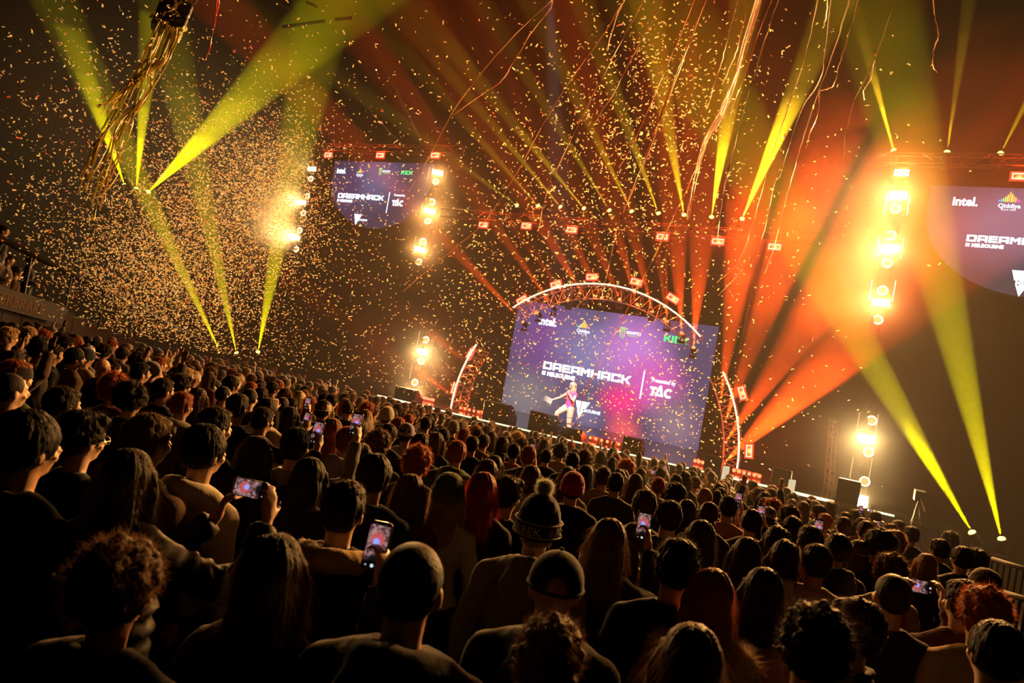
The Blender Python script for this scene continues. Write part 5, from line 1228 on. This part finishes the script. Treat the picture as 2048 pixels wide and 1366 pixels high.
for s, c in ((-1, (-.13, .01, .045)), (1, (.215, .34, .33))):
    b.ell(c, (.052, .14, .045)); b.box((c[0], c[1], c[2] - .04), (.10, .27, .03))
b.build('sneakers', pbr('sneaker_grey', (.35, .36, .4), .6), root, True)
b = MB(); b.tube([(-.13 + .034 * math.cos(a), .165 + .034 * math.sin(a), 1.31) for a in [i * math.pi / 8 for i in range(16)]], .009, 6, closed=True); b.build('wristwatch', M_black, root, True)
fs_p = SP(4, -9, 11.5); fl = spot(fs_p, hp + Vector((0, 0, 1.1)), 8, 45000, (1, .93, .84), .5, .08, name='follow_spot_light')
r_ = head_mesh_build(fs_p - (hp + Vector((0, 0, 1)) - fs_p).normalized() * .06, hp + Vector((0, 0, 1)), M_lensW, 1.3, 'follow spot lamp hanging above the crowd and lighting the host', None); adopt(fl, r_)
HM = Matrix.Translation(hp) @ Matrix.Rotation(hy, 4, 'Z') @ Matrix.Scale(1.03, 4)
mic = empty('microphone', HM @ Vector((-.045, .20, 1.46)), hy, 'black handheld microphone held to the mouth of the host', 'microphone')
b = MB(); b.tube([(-.02, .02, -.16), (-.01, -.0, -.02), (0, -.03, .055)], [.013, .017, .02], 10); b.build('handle', M_black, mic, True)
b = MB(); b.ell((.002, -.038, .075), (.026, .026, .028)); b.build('grille_head', M_grille, mic, True)
pap = empty('paper_sheet', HM @ Vector((.46, .54, 1.04)), SROT * .3, 'white cue card held out in the lowered hand of the host', 'paper')
b = MB(); b.box((0, 0, 0), (.30, .004, .20), Matrix.Rotation(.3, 3, 'Y') @ Matrix.Rotation(.5, 3, 'X')); b.build('card', pbr('white_paper', (.85, .85, .85), .7), pap)

# ------------------------------------------------------------------ seating stand at far left
XB = -11.3
def at_x(px, py, X):
    r = ray(px, py); return CAM + r * ((X - CAM.x) / r.x)
a0 = at_x(-90, 430, XB); a1 = at_x(445, 703, XB)
M_stand = pbr('stand_concrete', (.03, .024, .016), .85, bump=.3, var=.6, bscale=3)
rail = empty('stand_rail', a0.lerp(a1, .5), 0, 'long dark sloping rail along the edge of the seating stand at left', 'rail')
b = MB(); b.tube([a0, a1], .075, 8); adopt(b.build('top_rail', M_drape, smooth=True), rail)
for k in range(9):
    p = a0.lerp(a1, (k + .5) / 9); b = MB(); b.tube([p, p - Vector((0, 0, 1.0))], .03, 6); adopt(b.build('post', M_black), rail)
def stand_z(y): u = (y - a0.y) / (a1.y - a0.y); return a0.z + (a1.z - a0.z) * u - 1.0
b = MB(); n = 22; w_ = 9.0
for k in range(n):
    y0 = a0.y + (a1.y - a0.y) * k / n; y1 = a0.y + (a1.y - a0.y) * (k + 1) / n; z = stand_z(y0)
    b.box((XB - w_ / 2 - .1, (y0 + y1) / 2, (z - .6) / 2), (w_, y1 - y0 + .02, z + .6))
o = b.build('seating_stand', M_stand); tag(o, 'dark stepped seating stand rising behind the crowd at far left', 'stand')
M_fascia = pbr('fascia_board', (.006, .005, .004), .8)
M_faded = pbr('faded_letter', (.06, .035, .015), .9)
bp = at_x(40, 606, XB + .12)
ban = empty('banner', bp, 0, 'dark banner board with faded letters on the stand wall at far left', 'sign')
q = at_x(100, 625, XB + .12) - at_x(0, 596, XB + .12); ang = math.atan2(q.z, q.y); MR = Matrix.Rotation(ang, 3, 'X')
b = MB(); b.box((0, 0, 0), (.05, 3.2, .46), MR); b.build('board', M_fascia, ban)
c = bpy.data.curves.new('banner_lettering', 'FONT'); c.body = 'FERBRAKE'; c.size = .36; c.offset = .012; c.align_x = 'CENTER'
o = bpy.data.objects.new('t', c); COL.objects.link(o); me = bpy.data.meshes.new_from_object(o.evaluated_get(bpy.context.evaluated_depsgraph_get())); bpy.data.objects.remove(o); me.materials.clear(); me.materials.append(M_faded)
for v in me.vertices: v.co = Vector((.032, 0, 0)) + MR @ Vector((0, v.co.x, v.co.y - .13))
link(bpy.data.objects.new('lettering', me), ban)
for i, (px, py, h, tc, w2) in enumerate([(12, 462, 'short', 'charcoal', 'highest'), (8, 508, 'bowl', 'charcoal', 'second highest'), (22, 520, 'short', 'brown', 'lower, leaning out'), (38, 545, 'bowl', 'brown', 'leaning lower'), (18, 555, 'short', 'charcoal', 'dark, lowest'), (66, 520, 'short', 'black', 'beside the rail')]):
    r_ = ray(px, py); k = 8
    while k < 30:
        p = CAM + r_ * k
        if p.z - stand_z(p.y) < 1.62 and p.x < XB - .3: break
        k += .03
    p.x = min(p.x, XB - .35); z = stand_z(p.y) + .02
    r = make_person((p.x, p.y, p.z - 1.62), face_yaw(p), 1.0, h, 'dark', 'tee', tc, 'front' if i % 2 else 'down', 1, eyes=False)
    tag(r, f"person in {tc} top standing in the stand at far left, {w2}", 'person')
# ------------------------------------------------------------------ confetti
def paper_mat(name, transl=.5, objcol=True, col=(1, 1, 1)):
    m, nt, p, out = material(name)
    p.inputs['Roughness'].default_value = .35; p.inputs['Specular IOR Level'].default_value = .6
    t = nt.nodes.new('ShaderNodeBsdfTranslucent'); ms = nt.nodes.new('ShaderNodeMixShader'); ms.inputs[0].default_value = transl
    if objcol:
        oi = nt.nodes.new('ShaderNodeObjectInfo'); nt.links.new(oi.outputs['Color'], p.inputs['Base Color']); nt.links.new(oi.outputs['Color'], t.inputs[0])
    else: p.inputs['Base Color'].default_value = (*col, 1); t.inputs[0].default_value = (*col, 1)
    nt.links.new(p.outputs[0], ms.inputs[1]); nt.links.new(t.outputs[0], ms.inputs[2]); nt.links.new(ms.outputs[0], out.inputs['Surface'])
    return m
PAPER = [(.92, .80, .46), (.90, .60, .32), (.92, .86, .70), (.85, .20, .08), (.85, .85, .88), (.75, .25, .55)]
PW = [50, 16, 22, 4, 6, 2]
CR = random.Random(77)
def conf_shape(kind, L=.047, W=.016):
    n = 3; vs = []
    for i in range(n + 1):
        u = i / n - .5
        z = {0: 0, 1: .22 * L * (1 - 4 * u * u), 2: .3 * L * math.sin(u * 5), 3: .5 * L * (1 - 4 * u * u)}[kind]
        x = u * L * (1, .94, .9, .75)[kind]
        for s in (-.5, .5): vs.append(Vector((x, s * W, z)))
    return vs, [(2 * i, 2 * i + 1, 2 * i + 3, 2 * i + 2) for i in range(n)]
def rand_rot(r):
    return Matrix.Rotation(r.uniform(0, 6.28), 3, 'Z') @ Matrix.Rotation(r.uniform(-1.3, 1.3), 3, 'X') @ Matrix.Rotation(r.uniform(-1.3, 1.3), 3, 'Y')
CLOUDS = [ # weight, cx, cy, sx, sy, corr, near, far
    (9500, 455, 420, 115, 112, 0, 15, 25), (8000, 320, 570, 115, 90, .35, 14, 25), (2600, 555, 380, 50, 75, 0, 16, 24), (1500, 210, 330, 150, 190, 0, 9, 22),
    (950, 1290, 170, 110, 110, 0, 8, 18), (1350, 1200, 340, 150, 130, 0, 8, 19), (1150, 1090, 560, 150, 130, 0, 8, 20), (900, 1170, 800, 190, 80, .3, 10, 22), (500, 1350, 800, 90, 90, 0, 10, 22),
    (900, 820, 560, 170, 170, 0, 9, 22), (450, 620, 150, 350, 120, 0, 8, 20), (260, 1480, 420, 120, 240, 0, 9, 18), (110, 1600, 250, 150, 200, 0, 8, 14), (420, 620, 740, 180, 50, .3, 12, 24)]
pieces = []
for wt, cx, cy_, sx, sy, co, d0, d1 in CLOUDS:
    for _ in range(wt):
        gx, gy = CR.gauss(0, 1), CR.gauss(0, 1); gy = gy * math.sqrt(1 - co * co) + gx * co
        px, py = cx + gx * sx, cy_ + gy * sy
        if not (-30 < px < 2080 and -40 < py < 1000): continue
        d = CR.uniform(d0, d1); p = CAM + ray(px, py) * d
        s_, t_ = st(p)
        if p.z < (floor_z(p) + 1.95 if t_ < -.5 else STAGE_Z + .05): continue
        if t_ > 1.6 or p.x < -19: continue
        pieces.append((d * CR.uniform(.8, 1.25), p))
pieces.sort(key=lambda q: q[0])
M_paper = paper_mat('confetti_paper')
shapes = []
for k in range(4):
    vs, fs = conf_shape(k); shapes.append(MB().faces(vs, fs).mesh('confetti_piece', [M_paper], True))
CN = ['gold', 'orange', 'cream', 'red', 'white', 'magenta']
for i, (d, p) in enumerate(pieces[:300]):
    k = CR.choices(range(6), PW)[0]
    o = bpy.data.objects.new('confetti_piece', shapes[CR.randrange(4)]); o.location = p; o.rotation_euler = rand_rot(CR).to_euler(); o.color = (*PAPER[k], 1)
    link(o); tag(o, f"small {CN[k]} strip of confetti drifting in the air over the crowd", 'confetti', f"{CN[k]} confetti strips in the air")
mats = [paper_mat('confetti_' + CN[k], .5, False, PAPER[k]) for k in range(6)]
b = MB(); base = [conf_shape(k) for k in range(4)]
for i, (d, p) in enumerate(pieces[300:]):
    vs, fs = base[CR.randrange(4)]; R = rand_rot(CR); b.mi = CR.choices(range(6), PW)[0]
    b.faces([p + R @ v for v in vs], fs)
tag(b.build('confetti', mats, smooth=True), 'thousands of tiny confetti strips filling the air left and above the stage', 'confetti', kind='stuff')
# ------------------------------------------------------------------ paper streamers
M_stream = paper_mat('streamer_paper', .45)
def smooth_path(pts, n=5):
    out = []
    for i in range(len(pts) - 1):
        p0 = pts[max(i - 1, 0)]; p1 = pts[i]; p2 = pts[i + 1]; p3 = pts[min(i + 2, len(pts) - 1)]
        for k in range(n):
            t = k / n; out.append(.5 * ((2 * p1) + (-p0 + p2) * t + (2 * p0 - 5 * p1 + 4 * p2 - p3) * t * t + (-p0 + 3 * p1 - 3 * p2 + p3) * t ** 3))
    return out + [pts[-1]]
def streamer(px, d0, d1, w=.016, col=0, label=None, group=None, seed=0):
    r = random.Random(seed); n = len(px)
    pts = [CAM + ray(x, y) * (d0 + (d1 - d0) * i / (n - 1)) for i, (x, y) in enumerate(px)]
    pts = smooth_path(pts, 6); vs = []; a = r.uniform(0, 3)
    for i, p in enumerate(pts):
        t = (pts[min(i + 1, len(pts) - 1)] - pts[max(i - 1, 0)]).normalized(); x = t.orthogonal().normalized(); y = t.cross(x); a += r.uniform(.05, .5)
        o_ = (x * math.cos(a) + y * math.sin(a)); j = (x * r.uniform(-1, 1) + y * r.uniform(-1, 1)) * .006
        vs += [p + j - o_ * w / 2, p + j + o_ * w / 2, p + j + o_ * w / 2 + t.cross(o_) * .003, p + j - o_ * w / 2 + t.cross(o_) * .003]
    fs = []
    for i in range(len(pts) - 1):
        for k in range(4): fs.append((4 * i + k, 4 * i + (k + 1) % 4, 4 * i + 4 + (k + 1) % 4, 4 * i + 4 + k))
    o = MB().faces(vs, fs).build('streamer', M_stream, smooth=True); o.color = (*[(.92, .60, .34), (.92, .36, .12), (.90, .72, .46), (.90, .12, .04), (.95, .82, .12)][col], 1)
    return tag(o, label, 'streamer', group)
STR = [
 ([(1118, -20), (1095, 8), (1024, 75), (960, 150), (905, 225), (865, 300), (838, 350), (818, 383)], 0, 'cream streamer curling down left to the left side screen corner'),
 ([(1107, -12), (1098, 22), (1060, 70), (1024, 130), (1000, 165), (955, 195), (906, 230)], 1, 'orange streamer branching off just right of the side screen streamer'),
 ([(1258, -20), (1200, 80), (1144, 155), (1080, 260), (1034, 345), (972, 440), (915, 492), (850, 545), (806, 583)], 0, 'very long cream streamer curving down past the left lower tower'),
 ([(1296, -15), (1234, 100), (1174, 215), (1114, 340), (1090, 400), (1076, 462)], 0, 'straight streamer ending at the second red frame light'),
 ([(1330, -12), (1259, 125), (1225, 190), (1189, 245)], 0, 'short cream streamer ending over the golden beams'),
 ([(1252, -5), (1235, 30), (1222, 70), (1216, 98)], 1, 'short orange streamer at the top edge left of the golden beams'),
 ([(1395, -15), (1350, 95), (1332, 137), (1289, 236), (1262, 295), (1238, 335)], 1, 'orange streamer ending left of the vertical golden beam'),
 ([(1420, -20), (1378, 91), (1332, 211), (1282, 345), (1236, 450), (1211, 560), (1194, 575), (1153, 614)], 0, 'long streamer reaching down onto the top of the arch'),
 ([(1418, -20), (1374, 95), (1336, 190), (1300, 290), (1260, 390), (1234, 455)], 1, 'orange streamer running close beside the arch streamer'),
 ([(1480, -15), (1455, 80), (1442, 127), (1425, 180), (1417, 208)], 0, 'short cream streamer ending between two golden beams'),
 ([(1500, -15), (1476, 90), (1462, 130), (1444, 168)], 1, 'short orange streamer ending between two golden beams'),
 ([(1562, -15), (1530, 81), (1495, 198), (1459, 330), (1445, 400), (1434, 480)], 2, 'pale streamer ending at the fifth red frame light'),
 ([(1550, -15), (1520, 60), (1490, 150), (1470, 200), (1459, 243)], 1, 'orange streamer crossing the right golden beams'),
 ([(1640, -15), (1609, 117), (1569, 234), (1533, 347), (1504, 450), (1476, 525), (1434, 565)], 2, 'pale long streamer curling left at its end under the frame truss'),
 ([(1664, -15), (1650, 100), (1640, 160), (1599, 229), (1561, 347), (1549, 370), (1514, 500), (1436, 592)], 2, 'pale long streamer with the lowest curled end right of the arch'),
 ([(1702, -15), (1673, 84), (1637, 183), (1609, 269), (1586, 347), (1571, 400), (1549, 490), (1529, 547)], 2, 'pale streamer passing the sixth red frame light'),
 ([(1720, -10), (1700, 61), (1678, 132), (1668, 168), (1655, 178), (1637, 181)], 0, 'streamer hooking left at its end near the top'),
 ([(1658, -15), (1652, 30), (1646, 55)], 2, 'very short pale streamer at the top edge'),
 ([(1640, 180), (1635, 230), (1620, 265), (1612, 295)], 1, 'short orange streamer hanging from a tangled knot'),
 ([(1796, -15), (1749, 120), (1709, 200), (1692, 270), (1689, 312)], 2, 'pale streamer hanging alone in the orange smoke'),
 ([(1749, 120), (1740, 160), (1728, 180), (1728, 200)], 0, 'short streamer fork in the orange smoke'),
 ([(1866, -15), (1870, 35), (1877, 70), (1867, 100), (1866, 130), (1873, 145)], 0, 'short wavy streamer alone at top right'),
 ([(1390, 340), (1366, 395), (1325, 480), (1300, 530), (1266, 596), (1215, 700), (1170, 785), (1155, 850), (1170, 886)], 1, 'orange streamer trailing across the main screen past the host'),
 ([(436, -15), (430, 40), (424, 75), (420, 95), (411, 120)], 3, 'red streamer at the top right of the hanging speaker'),
 ([(438, -15), (437, 10), (433, 30)], 3, 'short red streamer beside the longer red one at top'),
]
for i, (px, c, lb) in enumerate(STR):
    dd = 9.5 if i < 22 else 13; d1 = dd + (5.5 if len(px) > 6 else 1.5)
    if i == 22: dd, d1 = 15, 18.5
    streamer(px, dd, d1, .017 if i < 22 else .022, c, lb, None, i)
for i in range(9):                                   # the thick bundle in the middle
    o = CR.uniform(-9, 9); q = CR.uniform(-7, 7)
    px = [(1517 + o * 1.2, -15), (1480 + o, 117), (1444 + q, 223), (1409 + q * .6, 287), (1393 + q * .5, 347), (1375 + q * .4, 440)][: 6 if i % 2 else 5]
    streamer(px, 9.5 + i * .1, 14 + i * .1, .016, i % 2, 'orange or cream streamer in the thick straight bundle at top', 'thick bundle of streamers over the stage', 50 + i)
SPK = at_y(338, 48, 15.5)
for i in range(26):                                  # the tangle hanging off the speaker at left
    x0 = 318 + 44 * (i / 25); y0 = 38 + 28 * (i / 25) + CR.uniform(-4, 4)
    k = i % 3; j = lambda a: CR.uniform(-a, a)
    if k == 0: px = [(x0, y0), (x0 - 28 + j(6), y0 + 65), (262 + j(14), 165 + j(10)), (228 + j(18), 195 + j(14)), (205 + j(14), 215 + j(20))]
    elif k == 1: px = [(x0, y0), (x0 - 30 + j(6), y0 + 70), (285 + j(15), 190 + j(10)), (248 + j(14), 262 + j(12)), (225 + j(14), 330 + j(20)), (190 + j(22), 400 + j(40))]
    else: px = [(x0, y0), (x0 - 25, y0 + 60), (275 + j(12), 150), (240 + j(18), 215), (200 + j(14), 290 + j(14)), (168 + j(14), 375 + j(14))]
    streamer(px, 15.3, 16.5, .032, 4 if i % 4 else 0, 'yellow lit streamer in the tangle hanging from the dark speaker at top left', 'streamer tangle under the hanging speaker', 90 + i)  # yellow of the beams falling on this tangle is put into the paper colour
# ------------------------------------------------------------------ hanging speaker with streamers caught on it, top left
root = empty('hanging_speaker', SPK, 0, 'dark hanging speaker tangled in yellow streamers at top left', 'speaker')
MQ = Matrix.Rotation(.5, 3, 'Z') @ Matrix.Rotation(.18, 3, 'Y')
for k in range(3):
    b = MB(); b.box(MQ @ Vector((0, 0, .30 * k - .1)), (.62, .5, .27), MQ @ Matrix.Rotation(.12 * k, 3, 'X')); bmesh.ops.bevel(b.b, geom=list(b.b.edges), offset=.02, segments=1, affect='EDGES'); c_ = b.build('cabinet', M_black, root)
b = MB()
for s in (-1, 1): b.tube([MQ @ Vector((s * .3, 0, .7)), MQ @ Vector((s * .3, 0, 4))], .02, 6)
b.build('hanging_cable', M_alu, root)
b = MB(); b.ell(MQ @ Vector((.28, -.26, -.22)), (.03, .03, .03)); b.build('indicator_lamp', emit('cool_indicator', (.8, .95, 1), 6), root, True)
ML = paper_mat('streamer_scrap', .4, False, (.85, .72, .15))
b = MB(); rr = random.Random(8)
for k in range(26):
    c = MQ @ Vector((rr.uniform(-.34, .34), -.27, rr.uniform(-.2, .7))); R = rand_rot(rr); vs, fs = conf_shape(k % 4, .22, .05); b.faces([c + R @ v for v in vs], fs)
b.build('paper_scraps', ML, root, True)
# ceiling pipes faintly seen
for i, (x0, y0, x1, y1, lb) in enumerate([(565, 54, 650, 42, 'faint ceiling pipe catching yellow light, left piece'), (670, 39, 704, 36, 'faint ceiling pipe catching yellow light, right piece'), (562, 8, 586, 18, 'short dim ceiling bar at the top, first from the left'), (612, 4, 634, 14, 'short dim ceiling bar at the top, second from the left')]):
    b = MB(); b.tube([at_y(x0, y0, 26), at_y(x1, y1, 26)], .06, 6); tag(b.build('ceiling_pipe', M_dark_truss, smooth=True), lb, 'pipe')
# barrier rails at the right edge of the crowd
for i, (x0, y0, x1, y1) in enumerate([(1985, 1118, 2090, 1150), (1990, 1180, 2100, 1214)]):
    r_ = 9.0 - i * 2.0; a = at_y(x0, y0, r_); c = at_y(x1, y1, r_ - .9)
    root = empty('crowd_barrier', a.lerp(c, .5), 0, f"low dark metal barrier at the right edge of the crowd, {'farther' if i == 0 else 'nearer'} one", 'barrier')
    b = MB(); b.tube([a, c], .03, 8); adopt(b.build('top_bar', M_drape, smooth=True), root)
    b = MB(); z = max(floor_z(a), floor_z(c)) + .05
    for k in range(9):
        p = a.lerp(c, k / 8); b.tube([p, Vector((p.x, p.y, floor_z(p)))], .012, 5)
    adopt(b.build('upright', M_drape), root)
